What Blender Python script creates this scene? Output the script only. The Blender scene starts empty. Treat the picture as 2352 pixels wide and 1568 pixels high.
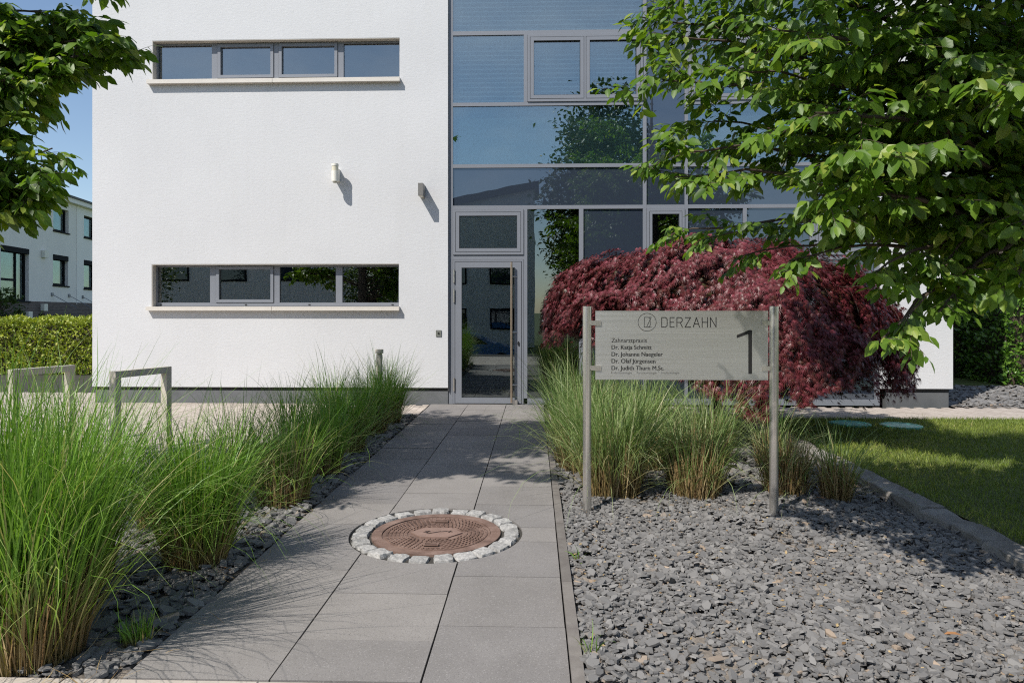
import bpy, bmesh, math, random
import numpy as np
from mathutils import Vector, Matrix

random.seed(7)
RNG = np.random.default_rng(11)
R = math.radians
SC = bpy.context.scene
COL = SC.collection

# ------------------------------------------------------------------ camera
cam_d = bpy.data.cameras.new('camera')
cam = bpy.data.objects.new('camera', cam_d)
COL.objects.link(cam)
cam.location = (0, 0, 1.40)
cam.rotation_euler = (R(90), 0, R(1.8615))
cam_d.sensor_width = 36
cam_d.lens = 24.49
cam_d.shift_y = -66 / 2352
cam_d.clip_start = 0.05
cam_d.clip_end = 3000
SC.camera = cam

# ------------------------------------------------------------------ sky and sun
SUN_DIR = Vector((0.90, 1.0, -1.60)).normalized()          # the way the light travels
SUN_EL = math.asin(-SUN_DIR.z)
SUN_AZ = math.atan2(-SUN_DIR.x, -SUN_DIR.y)                # clockwise from +Y
world = bpy.data.worlds.new('World')
SC.world = world
world.use_nodes = True
nt = world.node_tree
nt.nodes.clear()
wo = nt.nodes.new('ShaderNodeOutputWorld')
bg = nt.nodes.new('ShaderNodeBackground')
sky = nt.nodes.new('ShaderNodeTexSky')
sky.sky_type = 'NISHITA'
sky.sun_disc = False
sky.sun_elevation = SUN_EL
sky.sun_rotation = SUN_AZ
sky.air_density = 1.0
sky.dust_density = 0.5
sky.ozone_density = 1.4
tc = nt.nodes.new('ShaderNodeTexCoord')
cn = nt.nodes.new('ShaderNodeTexNoise')                      # thin fair-weather clouds over the whole sky
cn.inputs['Scale'].default_value = 2.6
cn.inputs['Detail'].default_value = 7
cn.inputs['Roughness'].default_value = 0.58
cmap = nt.nodes.new('ShaderNodeMapping')
cmap.inputs['Scale'].default_value = (1, 1, 2.6)
cmap.inputs['Location'].default_value = (7.7, 2.3, 1.1)
cr = nt.nodes.new('ShaderNodeMapRange')
cr.inputs['From Min'].default_value = 0.49
cr.inputs['From Max'].default_value = 0.76
cr.inputs['To Max'].default_value = 0.34
cmix = nt.nodes.new('ShaderNodeMix')
cmix.data_type = 'RGBA'
cmix.inputs['B'].default_value = (9.0, 9.2, 9.8, 1)
nt.links.new(tc.outputs['Generated'], cmap.inputs['Vector'])
nt.links.new(cmap.outputs[0], cn.inputs['Vector'])
nt.links.new(cn.outputs['Fac'], cr.inputs['Value'])
nt.links.new(cr.outputs[0], cmix.inputs['Factor'])
nt.links.new(sky.outputs[0], cmix.inputs['A'])
nt.links.new(cmix.outputs['Result'], bg.inputs['Color'])
bg.inputs['Strength'].default_value = 0.12
nt.links.new(bg.outputs[0], wo.inputs[0])

sun_d = bpy.data.lights.new('sun', 'SUN')
sun_d.energy = 4.7
sun_d.angle = R(0.53)
sun_d.color = (1.0, 0.955, 0.89)
sun = bpy.data.objects.new('sun', sun_d)
COL.objects.link(sun)
sun.rotation_euler = SUN_DIR.to_track_quat('-Z', 'Y').to_euler()

SC.view_settings.view_transform = 'Standard'
SC.view_settings.look = 'None'
SC.view_settings.exposure = 0.28
SC.view_settings.gamma = 1.0
SC.view_settings.use_curve_mapping = False
SC.cycles.use_denoising = False
SC.cycles.filter_width = 1.15
SC.cycles.max_bounces = 8
SC.cycles.diffuse_bounces = 3
SC.cycles.glossy_bounces = 4
SC.cycles.transmission_bounces = 4
SC.cycles.transparent_max_bounces = 12
SC.cycles.caustics_reflective = False
SC.cycles.caustics_refractive = False
SC.cycles.sample_clamp_indirect = 6.0


# ------------------------------------------------------------------ helpers
def tag(o, label=None, cat=None, group=None, kind=None):
    if label: o['label'] = label
    if cat: o['category'] = cat
    if group: o['group'] = group
    if kind: o['kind'] = kind
    return o


def empty(name, loc=(0, 0, 0), rz=0.0):
    o = bpy.data.objects.new(name, None)
    o.location = loc
    o.rotation_euler = (0, 0, rz)
    o.empty_display_size = 0.1
    COL.objects.link(o)
    return o


def copy_tree(o, parent=None):
    c = o.copy()
    COL.objects.link(c)
    c.parent = parent
    for ch in o.children:
        if ch is not c:
            copy_tree(ch, c)
    return c


def link(name, me, mat=None, parent=None, smooth=False):
    if mat is not None and not me.materials:
        me.materials.append(mat)
    if smooth:
        me.shade_smooth()
    o = bpy.data.objects.new(name, me)
    COL.objects.link(o)
    if parent is not None:
        o.parent = parent
    return o


class MB:
    """collects shapes that belong to one part"""
    def __init__(self):
        self.bm = bmesh.new()

    def box(self, x0, x1, y0, y1, z0, z1):
        v = [self.bm.verts.new(p) for p in ((x0, y0, z0), (x1, y0, z0), (x1, y1, z0), (x0, y1, z0),
                                             (x0, y0, z1), (x1, y0, z1), (x1, y1, z1), (x0, y1, z1))]
        for f in ((3, 2, 1, 0), (4, 5, 6, 7), (0, 1, 5, 4), (1, 2, 6, 5), (2, 3, 7, 6), (3, 0, 4, 7)):
            self.bm.faces.new([v[i] for i in f])
        return self

    def ring(self, x0, x1, z0, z1, w, y0, y1, wb=None, wt=None):
        """rectangular frame standing in the xz plane, mitre-free"""
        wb = w if wb is None else wb
        wt = w if wt is None else wt
        a = [(x0, z0), (x1, z0), (x1, z1), (x0, z1)]
        b = [(x0 + w, z0 + wb), (x1 - w, z0 + wb), (x1 - w, z1 - wt), (x0 + w, z1 - wt)]
        fa = [self.bm.verts.new((x, y0, z)) for x, z in a]
        fb = [self.bm.verts.new((x, y0, z)) for x, z in b]
        ba = [self.bm.verts.new((x, y1, z)) for x, z in a]
        bb = [self.bm.verts.new((x, y1, z)) for x, z in b]
        for i in range(4):
            j = (i + 1) % 4
            self.bm.faces.new((fa[i], fa[j], fb[j], fb[i]))
            self.bm.faces.new((ba[j], ba[i], bb[i], bb[j]))
            self.bm.faces.new((fa[j], fa[i], ba[i], ba[j]))
            self.bm.faces.new((fb[i], fb[j], bb[j], bb[i]))
        return self

    def tube(self, pts, rad, n=8, cap=True):
        pts = [Vector(p) for p in pts]
        if not hasattr(rad, '__len__'):
            rad = [rad] * len(pts)
        rings = []
        up = Vector((0, 0, 1))
        for i, p in enumerate(pts):
            d = (pts[min(i + 1, len(pts) - 1)] - pts[max(i - 1, 0)]).normalized()
            a = d.cross(up)
            if a.length < 1e-3:
                a = d.cross(Vector((1, 0, 0)))
            a.normalize()
            b = d.cross(a).normalized()
            rings.append([self.bm.verts.new(p + rad[i] * (math.cos(t) * a + math.sin(t) * b))
                          for t in (2 * math.pi * k / n for k in range(n))])
        for q, r in zip(rings, rings[1:]):
            for k in range(n):
                self.bm.faces.new((q[k], q[(k + 1) % n], r[(k + 1) % n], r[k]))
        if cap:
            self.bm.faces.new(rings[0][::-1])
            self.bm.faces.new(rings[-1])
        return self

    def prism(self, poly, y0, y1):
        """polygon in xz, extruded along y"""
        a = [self.bm.verts.new((x, y0, z)) for x, z in poly]
        b = [self.bm.verts.new((x, y1, z)) for x, z in poly]
        self.bm.faces.new(a)
        self.bm.faces.new(b[::-1])
        n = len(poly)
        for i in range(n):
            j = (i + 1) % n
            self.bm.faces.new((a[j], a[i], b[i], b[j]))
        return self

    def prism_z(self, poly, z0, z1):
        a = [self.bm.verts.new((x, y, z0)) for x, y in poly]
        b = [self.bm.verts.new((x, y, z1)) for x, y in poly]
        self.bm.faces.new(a[::-1])
        self.bm.faces.new(b)
        n = len(poly)
        for i in range(n):
            j = (i + 1) % n
            self.bm.faces.new((a[i], a[j], b[j], b[i]))
        return self

    def build(self, name, mat, parent=None, bevel=0.0, seg=1, smooth=False):
        bm = self.bm
        if bevel:
            es = [e for e in bm.edges if len(e.link_faces) == 2 and e.calc_face_angle(0) > 0.5]
            bmesh.ops.bevel(bm, geom=es, offset=bevel, segments=seg, affect='EDGES', clamp_overlap=True)
        bmesh.ops.recalc_face_normals(bm, faces=bm.faces[:])
        me = bpy.data.meshes.new(name)
        bm.to_mesh(me)
        bm.free()
        return link(name, me, mat, parent, smooth)


def np_mesh(name, V, sizes, idx, mat, parent=None, attrs=None, uv=None, smooth=False):
    """mesh from arrays: V (n,3), sizes per face, flat vertex indices"""
    me = bpy.data.meshes.new(name)
    nv, nl, nf = len(V), len(idx), len(sizes)
    me.vertices.add(nv)
    me.vertices.foreach_set('co', np.ascontiguousarray(V, np.float32).ravel())
    me.loops.add(nl)
    me.loops.foreach_set('vertex_index', np.ascontiguousarray(idx, np.int32).ravel())
    me.polygons.add(nf)
    st = np.concatenate(([0], np.cumsum(sizes)[:-1])).astype(np.int32)
    me.polygons.foreach_set('loop_start', st)
    me.polygons.foreach_set('loop_total', np.ascontiguousarray(sizes, np.int32))
    if attrs:
        for k, a in attrs.items():
            at = me.attributes.new(k, 'FLOAT', 'POINT')
            at.data.foreach_set('value', np.ascontiguousarray(a, np.float32))
    if uv is not None:
        l = me.uv_layers.new(name='UVMap')
        l.data.foreach_set('uv', np.ascontiguousarray(uv[np.asarray(idx).ravel()], np.float32).ravel())
    me.polygons.foreach_set('use_smooth', np.full(nf, smooth, bool))
    me.update(calc_edges=True)
    me.validate()
    return link(name, me, mat, parent)


def unit(a):
    return a / np.maximum(np.linalg.norm(a, axis=1, keepdims=True), 1e-9)


def scatter(proto, P, A, N, S, tint):
    """copies of one small leaf (verts, faces, uv): y along A, z along N"""
    pv, pf, puv = proto
    n, m = len(P), len(pv)
    Yv = unit(A)
    X = unit(np.cross(Yv, N))
    Z = np.cross(X, Yv)
    S = np.asarray(S).reshape(-1, 1, 1)
    V = (P[:, None, :] + S * (pv[None, :, 0:1] * X[:, None, :] + pv[None, :, 1:2] * Yv[:, None, :] + pv[None, :, 2:3] * Z[:, None, :])).reshape(-1, 3)
    sizes = np.tile([len(f) for f in pf], n)
    flat = np.concatenate([np.array(f) for f in pf])
    idx = (flat[None, :] + (np.arange(n) * m)[:, None]).ravel()
    uv = np.tile(puv, (n, 1)) if puv is not None else None
    return V, sizes, idx, np.repeat(tint, m), uv


# ------------------------------------------------------------------ materials
def new_mat(name):
    m = bpy.data.materials.new(name)
    m.use_nodes = True
    t = m.node_tree
    t.nodes.clear()
    out = t.nodes.new('ShaderNodeOutputMaterial')
    return m, t, out


def N(t, typ, **kw):
    n = t.nodes.new(typ)
    for k, v in kw.items():
        if k.startswith('i_'):
            n.inputs[k[2:].replace('_', ' ')].default_value = v
        else:
            setattr(n, k, v)
    return n


def ramp(t, fac, stops):
    r = t.nodes.new('ShaderNodeValToRGB')
    e = r.color_ramp.elements
    while len(e) < len(stops):
        e.new(0.5)
    for el, (p, c) in zip(e, stops):
        el.position = p
        el.color = (*c, 1)
    t.links.new(fac, r.inputs[0])
    return r.outputs[0]


def mixc(t, fac, a, b, mode='MIX'):
    m = t.nodes.new('ShaderNodeMix')
    m.data_type = 'RGBA'
    m.blend_type = mode
    for k, v in (('Factor', fac), ('A', a), ('B', b)):
        if hasattr(v, 'links'):
            t.links.new(v, m.inputs[k])
        elif isinstance(v, (tuple, list)):
            m.inputs[k].default_value = (*v, 1)
        else:
            m.inputs[k].default_value = v
    return m.outputs['Result']


def noise(t, scale, detail=4, rough=0.55, vec=None, obj=True):
    n = t.nodes.new('ShaderNodeTexNoise')
    n.inputs['Scale'].default_value = scale
    n.inputs['Detail'].default_value = detail
    n.inputs['Roughness'].default_value = rough
    if vec is None:
        c = t.nodes.new('ShaderNodeNewGeometry')
        vec = c.outputs['Position']
    t.links.new(vec, n.inputs['Vector'])
    return n.outputs['Fac']


def principled(t, out, color, rough=0.7, metal=0.0, bump=None, bump_s=0.3, bump_d=0.01, spec=0.5, coat=0.0):
    p = t.nodes.new('ShaderNodeBsdfPrincipled')
    if hasattr(color, 'links'):
        t.links.new(color, p.inputs['Base Color'])
    else:
        p.inputs['Base Color'].default_value = (*color, 1)
    if hasattr(rough, 'links'):
        t.links.new(rough, p.inputs['Roughness'])
    else:
        p.inputs['Roughness'].default_value = rough
    p.inputs['Metallic'].default_value = metal
    p.inputs['Specular IOR Level'].default_value = spec
    if coat:
        p.inputs['Coat Weight'].default_value = coat
        p.inputs['Coat Roughness'].default_value = 0.03
    if bump is not None:
        b = t.nodes.new('ShaderNodeBump')
        b.inputs['Strength'].default_value = bump_s
        b.inputs['Distance'].default_value = bump_d
        t.links.new(bump, b.inputs['Height'])
        t.links.new(b.outputs[0], p.inputs['Normal'])
    t.links.new(p.outputs[0], out.inputs[0])
    return p


def plain(name, color, rough=0.6, metal=0.0, var=0.0, scale=6.0, spec=0.5, coat=0.0):
    m, t, out = new_mat(name)
    c = color
    if var:
        n = noise(t, scale)
        c = ramp(t, n, [(0.3, tuple(x * (1 - var) for x in color)), (0.7, tuple(min(1, x * (1 + var)) for x in color))])
    principled(t, out, c, rough, metal, spec=spec, coat=coat)
    return m


def mat_plaster():
    m, t, out = new_mat('white_render')
    n1 = noise(t, 0.7, 5)
    c = ramp(t, n1, [(0.3, (0.565, 0.567, 0.572)), (0.7, (0.605, 0.607, 0.612))])
    g = t.nodes.new('ShaderNodeNewGeometry')
    mp = N(t, 'ShaderNodeMapping')
    mp.inputs['Scale'].default_value = (0.6, 1, 1.35)
    t.links.new(g.outputs['Position'], mp.inputs[0])
    n2 = noise(t, 26, 3, 0.6, vec=mp.outputs[0])
    n3 = noise(t, 95, 2, 0.5)
    a = N(t, 'ShaderNodeMath', operation='MULTIPLY_ADD')
    t.links.new(n3, a.inputs[0])
    a.inputs[1].default_value = 0.45
    t.links.new(n2, a.inputs[2])
    # faint rain streaks and dirt specks
    mp2 = N(t, 'ShaderNodeMapping')
    mp2.inputs['Scale'].default_value = (9, 1, 0.35)
    t.links.new(g.outputs['Position'], mp2.inputs[0])
    st = noise(t, 1.0, 4, 0.6, vec=mp2.outputs[0])
    c = mixc(t, ramp(t, st, [(0.5, (0, 0, 0)), (0.8, (0.12, 0.12, 0.12))]), c, (0.48, 0.47, 0.455))
    principled(t, out, c, 0.9, bump=a.outputs[0], bump_s=0.42, bump_d=0.005, spec=0.2)
    return m


def mat_slab():
    m, t, out = new_mat('concrete_slab')
    oi = N(t, 'ShaderNodeObjectInfo')
    n1 = noise(t, 1.6, 6, 0.6)
    base = ramp(t, n1, [(0.3, (0.19, 0.178, 0.168)), (0.55, (0.228, 0.214, 0.203)), (0.75, (0.255, 0.24, 0.228))])
    base = mixc(t, 1.0, base, ramp(t, oi.outputs['Random'], [(0, (0.87, 0.87, 0.88)), (1, (1.09, 1.08, 1.06))]), 'MULTIPLY')
    nl = noise(t, .55, 6, .7)
    base = mixc(t, ramp(t, nl, [(0.50, (0, 0, 0)), (0.72, (.55, .55, .55))]), base, (0.165, 0.152, 0.140))
    v = N(t, 'ShaderNodeTexVoronoi')
    g = t.nodes.new('ShaderNodeNewGeometry')
    t.links.new(g.outputs['Position'], v.inputs['Vector'])
    v.inputs['Scale'].default_value = 240
    sp = N(t, 'ShaderNodeSeparateColor')
    t.links.new(v.outputs['Color'], sp.inputs[0])
    c = mixc(t, ramp(t, sp.outputs[0], [(0.88, (0, 0, 0)), (0.99, (0.6, 0.6, 0.6))]), base, (0.32, 0.305, 0.29))
    c = mixc(t, ramp(t, sp.outputs[1], [(0.8, (0, 0, 0)), (1.0, (0.6, 0.6, 0.6))]), c, (0.12, 0.112, 0.108))
    n4 = noise(t, 5.5, 5, 0.7)
    c = mixc(t, ramp(t, n4, [(0.62, (0, 0, 0)), (0.8, (0.35, 0.35, 0.35))]), c, (0.15, 0.139, 0.13))
    nb = noise(t, 190, 3, 0.6)
    principled(t, out, c, 0.82, bump=nb, bump_s=0.35, bump_d=0.002, spec=0.3)
    return m


def mat_stone(name, cols, scale=7, rough=0.85, bscale=60, bump=0.5, bd=0.004, rnd=0.12):
    m, t, out = new_mat(name)
    n1 = noise(t, scale, 5, 0.65)
    c = ramp(t, n1, [(0.3, cols[0]), (0.55, cols[1]), (0.75, cols[2])])
    oi = N(t, 'ShaderNodeObjectInfo')
    c = mixc(t, 1.0, c, ramp(t, oi.outputs['Random'], [(0, (1 - rnd,) * 3), (1, (1 + rnd,) * 3)]), 'MULTIPLY')
    nb = noise(t, bscale, 4, 0.6)
    principled(t, out, c, rough, bump=nb, bump_s=bump, bump_d=bd, spec=0.3)
    return m


def mat_tinted(name, stops, rough=0.8, attr='tint', spec=0.3, transl=0.0, tcol=None, bump_uv=False, grad=None):
    """material driven by a per-piece tint attribute"""
    m, t, out = new_mat(name)
    a = N(t, 'ShaderNodeAttribute', attribute_name=attr)
    c = ramp(t, a.outputs['Fac'], stops)
    if grad:
        a2 = N(t, 'ShaderNodeAttribute', attribute_name='along')
        k = ramp(t, a2.outputs['Fac'], grad['mask'])
        c = mixc(t, k, ramp(t, a.outputs['Fac'], grad['base']), c)
    bump = None
    if bump_uv:
        uvn = N(t, 'ShaderNodeUVMap')
        s = N(t, 'ShaderNodeSeparateXYZ')
        t.links.new(uvn.outputs[0], s.inputs[0])
        ab = N(t, 'ShaderNodeMath', operation='ABSOLUTE')
        t.links.new(s.outputs[0], ab.inputs[0])
        ma = N(t, 'ShaderNodeMath', operation='MULTIPLY_ADD')        # y - 0.8|x| : slanting side veins
        t.links.new(ab.outputs[0], ma.inputs[0])
        ma.inputs[1].default_value = -0.85
        t.links.new(s.outputs[1], ma.inputs[2])
        mu = N(t, 'ShaderNodeMath', operation='MULTIPLY')
        t.links.new(ma.outputs[0], mu.inputs[0])
        mu.inputs[1].default_value = 75.0
        sn = N(t, 'ShaderNodeMath', operation='SINE')
        t.links.new(mu.outputs[0], sn.inputs[0])
        bump = sn.outputs[0]
        c = mixc(t, ramp(t, sn.outputs[0], [(0.8, (0, 0, 0)), (1.0, (0.12, 0.12, 0.12))]), c, (0.16, 0.24, 0.05))
    p = principled(t, out, c, rough, spec=spec, bump=bump, bump_s=0.18, bump_d=0.0008)
    if transl:
        tr = N(t, 'ShaderNodeBsdfTranslucent')
        cc = mixc(t, 1.0, c, tcol or (1.6, 1.5, 0.6), 'MULTIPLY')
        t.links.new(cc, tr.inputs[0])
        mx = N(t, 'ShaderNodeMixShader')
        mx.inputs[0].default_value = transl
        t.links.new(p.outputs[0], mx.inputs[1])
        t.links.new(tr.outputs[0], mx.inputs[2])
        t.links.new(mx.outputs[0], out.inputs[0])
    return m


def mat_glass(name, tint=(0.55, 0.62, 0.62), refl=(0.82, 0.92, 1.0), base=0.16, back=None):
    """glazing: mirror reflection over a clear or, with back, a painted pane"""
    m, t, out = new_mat(name)
    tr = N(t, 'ShaderNodeBsdfDiffuse' if back else 'ShaderNodeBsdfTransparent')
    tint = back or tint
    tr.inputs[0].default_value = (*tint, 1)
    gl = N(t, 'ShaderNodeBsdfGlossy')
    gl.inputs['Color'].default_value = (*refl, 1)
    gl.inputs['Roughness'].default_value = 0.0
    wv = noise(t, 1.1, 2, 0.5)                       # slight waviness of the panes
    b = N(t, 'ShaderNodeBump')
    b.inputs['Strength'].default_value = 0.05
    b.inputs['Distance'].default_value = 0.02
    t.links.new(wv, b.inputs['Height'])
    t.links.new(b.outputs[0], gl.inputs['Normal'])
    fr = N(t, 'ShaderNodeFresnel')
    fr.inputs[0].default_value = 1.5
    mr = N(t, 'ShaderNodeMapRange')
    mr.inputs['From Min'].default_value = 0.04
    mr.inputs['From Max'].default_value = 0.6
    mr.inputs['To Min'].default_value = base
    mr.inputs['To Max'].default_value = 0.85
    t.links.new(fr.outputs[0], mr.inputs['Value'])
    mx = N(t, 'ShaderNodeMixShader')
    t.links.new(mr.outputs[0], mx.inputs[0])
    t.links.new(tr.outputs[0], mx.inputs[1])
    t.links.new(gl.outputs[0], mx.inputs[2])
    t.links.new(mx.outputs[0], out.inputs[0])
    return m


def mat_brushed(name, col, rough, horiz=True, sc=220, amt=1.0, metal=1.0):
    m, t, out = new_mat(name)
    g = N(t, 'ShaderNodeNewGeometry')
    mp = N(t, 'ShaderNodeMapping')
    mp.inputs['Scale'].default_value = (1.5, 1.5, sc) if horiz else (sc, sc, 1.5)
    t.links.new(g.outputs['Position'], mp.inputs[0])
    n = noise(t, 1.0, 3, 0.6, vec=mp.outputs[0])
    r = ramp(t, n, [(0.2, (rough - .07,) * 3), (0.8, (rough + .09,) * 3)])
    sp = N(t, 'ShaderNodeSeparateColor')
    t.links.new(r, sp.inputs[0])
    principled(t, out, ramp(t, n, [(0.2, tuple(c * (1 - .06 * amt) for c in col)), (0.8, tuple(c * (1 + .05 * amt) for c in col))]), sp.outputs[0], metal, bump=n, bump_s=0.10 * amt, bump_d=0.0006)
    return m


M = {}
M['plaster'] = mat_plaster()
M['plaster_in'] = plain('interior_paint', (0.50, 0.51, 0.49), 0.9, var=0.04)
M['plinth'] = mat_stone('plinth_render', [(0.10, 0.105, 0.11), (0.125, 0.13, 0.135), (0.15, 0.155, 0.16)], 3, bscale=120)
M['joint_dark'] = plain('black_seal', (0.02, 0.02, 0.021), 0.7)
M['frame'] = plain('grey_aluminium', (0.195, 0.207, 0.232), 0.42, metal=0.0, var=0.03, scale=3)
M['frame_dark'] = plain('frame_gasket', (0.03, 0.033, 0.037), 0.5)
M['sill'] = plain('sill_beige', (0.60, 0.56, 0.50), 0.5, var=0.04)
M['glass'] = mat_glass('clear_glass', (0.40, 0.44, 0.43), (0.84, 0.93, 0.95), 0.20)
M['glass_up'] = mat_glass('blue_glass', (0.66, 0.74, 0.75), (0.80, 0.92, 0.96), 0.23)
M['glass_win'] = mat_glass('window_glass', (0.40, 0.44, 0.43), (0.90, 0.95, 0.95), 0.24)
M['glass_far'] = mat_glass('far_glass', (0.5, 0.55, 0.55), (0.75, 0.95, 0.95), 0.10)
M['spandrel'] = mat_glass('spandrel_glass', (0, 0, 0), (0.82, 0.92, 1.0), 0.13, back=(0.030, 0.040, 0.058))
M['panel_teal'] = plain('balustrade_panel', (0.50, 0.62, 0.60), 0.7, var=0.03)
M['blind'] = plain('blind_slat', (0.62, 0.66, 0.70), 0.55)
M['steel'] = mat_brushed('brushed_steel', (0.62, 0.59, 0.55), 0.26, False, metal=.86)
M['bronze'] = plain('pull_bar_bronze', (0.42, 0.33, 0.25), .3, metal=.7)
M['plate'] = mat_brushed('brushed_plate', (0.66, 0.655, 0.62), 0.44, True, 420, .35)
M['rack'] = plain('rack_steel', (0.50, 0.455, 0.385), 0.42, metal=0.0, var=0.10, scale=9)
M['black'] = plain('black_lettering', (0.012, 0.012, 0.012), 0.5)
M['slab'] = mat_slab()
M['mortar'] = mat_stone('joint_sand', [(0.035, 0.033, 0.03), (0.05, 0.046, 0.04), (0.075, 0.07, 0.055)], 12)
M['brick'] = mat_stone('paving_brick', [(0.36, 0.31, 0.265), (0.43, 0.375, 0.325), (0.47, 0.42, 0.37)], 4, bscale=140, bump=0.3, bd=0.002, rnd=0.13)
M['pave'] = mat_stone('beige_slab', [(0.36, 0.315, 0.27), (0.43, 0.38, 0.33), (0.47, 0.42, 0.37)], 5, bscale=150, bump=0.3, bd=0.002)
M['kerb'] = mat_stone('kerb_concrete', [(0.17, 0.155, 0.135), (0.27, 0.25, 0.225), (0.36, 0.34, 0.31)], 6, bscale=70, bump=0.6, bd=0.006)
M['edging'] = mat_stone('edging_concrete', [(0.13, 0.115, 0.105), (0.17, 0.155, 0.14), (0.21, 0.19, 0.175)], 8, bscale=130, bump=0.4, bd=0.003)
M['granite'] = mat_stone('granite', [(0.20, 0.197, 0.19), (0.34, 0.33, 0.315), (0.47, 0.455, 0.435)], 60, bscale=90, bump=0.6, bd=0.004)
M['soil'] = mat_stone('bed_soil', [(0.10, 0.088, 0.075), (0.21, 0.18, 0.15), (0.32, 0.275, 0.23)], 14, bscale=90, bump=0.8, bd=0.01)
M['asphalt'] = mat_stone('asphalt', [(0.045, 0.045, 0.047), (0.055, 0.055, 0.057), (0.07, 0.07, 0.07)], 5, bscale=150)
M['earth'] = mat_stone('open_ground', [(0.05, 0.075, 0.02), (0.07, 0.095, 0.03), (0.10, 0.11, 0.045)], 1.2, bscale=40)
M['lawn_soil'] = mat_stone('lawn_ground', [(0.06, 0.075, 0.02), (0.09, 0.11, 0.03), (0.12, 0.13, 0.042)], 6, bscale=60)
M['bark'] = mat_stone('bark', [(0.05, 0.042, 0.034), (0.09, 0.078, 0.065), (0.14, 0.125, 0.105)], 20, bscale=50, bump=0.7, bd=0.01)
M['twig'] = plain('twig_bark', (0.07, 0.05, 0.035), 0.8, var=0.25, scale=20)
M['slate'] = mat_tinted('slate_chips', [(0.0, (0.108, 0.105, 0.103)), (0.45, (0.172, 0.165, 0.158)), (0.85, (0.23, 0.22, 0.208)), (0.92, (0.24, 0.20, 0.165)), (1.0, (0.34, 0.26, 0.19))], 0.62, spec=0.4)
M['leaf'] = mat_tinted('hornbeam_leaf', [(0.0, (0.042, 0.090, 0.010)), (0.45, (0.080, 0.160, 0.015)), (0.8, (0.145, 0.24, 0.026)), (1.0, (0.27, 0.33, 0.06))], 0.42, spec=0.4, transl=0.36, tcol=(1.5, 1.6, 0.45), bump_uv=True)
M['leaf_far'] = mat_tinted('far_leaf', [(0.0, (0.03, 0.055, 0.012)), (0.5, (0.055, 0.095, 0.02)), (1.0, (0.11, 0.15, 0.04))], 0.5, transl=0.2, tcol=(1.5, 1.6, 0.5))
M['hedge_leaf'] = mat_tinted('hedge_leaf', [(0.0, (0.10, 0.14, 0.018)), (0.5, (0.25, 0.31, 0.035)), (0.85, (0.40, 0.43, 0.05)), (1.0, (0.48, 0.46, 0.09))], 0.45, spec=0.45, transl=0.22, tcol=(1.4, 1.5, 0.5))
M['laurel_leaf'] = mat_tinted('laurel_leaf', [(0.0, (0.04, 0.10, 0.014)), (0.5, (0.09, 0.19, 0.022)), (1.0, (0.18, 0.31, 0.04))], 0.3, spec=0.55, transl=0.2, tcol=(1.4, 1.6, 0.5))
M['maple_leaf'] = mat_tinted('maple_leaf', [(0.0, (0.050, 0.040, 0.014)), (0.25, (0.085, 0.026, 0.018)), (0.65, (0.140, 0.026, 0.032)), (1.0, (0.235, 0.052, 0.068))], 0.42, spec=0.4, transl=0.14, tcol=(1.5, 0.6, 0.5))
GR = [(0.0, (0.065, 0.145, 0.016)), (0.4, (0.125, 0.26, 0.028)), (0.78, (0.22, 0.37, 0.06)), (0.9, (0.36, 0.40, 0.15)), (1.0, (0.42, 0.36, 0.18))]
GB = [(0.0, (0.13, 0.10, 0.035)), (0.6, (0.23, 0.18, 0.075)), (1.0, (0.36, 0.28, 0.13))]
M['grass'] = mat_tinted('ornamental_grass', GR, 0.45, spec=0.4, transl=0.25, tcol=(1.4, 1.5, 0.5), grad={'mask': [(0.12, (0, 0, 0)), (0.40, (1, 1, 1))], 'base': GB})
GR2 = [(0.0, (0.08, 0.15, 0.035)), (0.4, (0.17, 0.255, 0.075)), (0.78, (0.28, 0.36, 0.14)), (0.9, (0.42, 0.44, 0.24)), (1.0, (0.44, 0.38, 0.2))]
M['grass_pale'] = mat_tinted('pale_ornamental_grass', GR2, 0.45, spec=0.4, transl=0.25, tcol=(1.4, 1.5, 0.5), grad={'mask': [(0.18, (0, 0, 0)), (0.50, (1, 1, 1))], 'base': GB})
M['straw'] = mat_tinted('dry_stalks', [(0.0, (0.15, 0.085, 0.035)), (0.5, (0.34, 0.235, 0.105)), (1.0, (0.54, 0.41, 0.22))], 0.6, transl=0.15, tcol=(1.2, 1.1, 0.8))
M['lawn'] = mat_tinted('lawn_grass', [(0.0, (0.10, 0.155, 0.022)), (0.5, (0.185, 0.245, 0.038)), (0.9, (0.28, 0.31, 0.06)), (1.0, (0.40, 0.35, 0.13))], 0.5, transl=0.25, tcol=(1.3, 1.4, 0.5))
M['dead_leaf'] = plain('dead_leaf', (0.34, 0.16, 0.06), 0.7, var=0.35, scale=30)
M['cover_green'] = plain('turquoise_plastic', (0.09, 0.42, 0.33), 0.5, var=0.1)


def mat_iron():
    m, t, out = new_mat('rusty_iron')
    n = noise(t, 9, 6, 0.65)
    c = ramp(t, n, [(0.28, (0.095, 0.058, 0.044)), (0.5, (0.185, 0.116, 0.090)), (0.72, (0.27, 0.185, 0.150))])
    nb = noise(t, 160, 3, 0.6)
    principled(t, out, c, 0.72, metal=0.15, bump=nb, bump_s=0.4, bump_d=0.002)
    return m


M['iron'] = mat_iron()
M['iron_pale'] = plain('worn_iron', (0.225, 0.145, 0.115), 0.6, var=0.12, scale=12)
M['iron_dark'] = plain('iron_recess', (0.035, 0.022, 0.018), 0.8)
M['lamp_white'] = plain('lamp_white', (0.72, 0.70, 0.62), 0.5)
M['lamp_glass'] = plain('lamp_opal', (0.62, 0.58, 0.45), 0.25)
M['lamp_grey'] = plain('lamp_grey', (0.17, 0.165, 0.155), 0.45)

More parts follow.
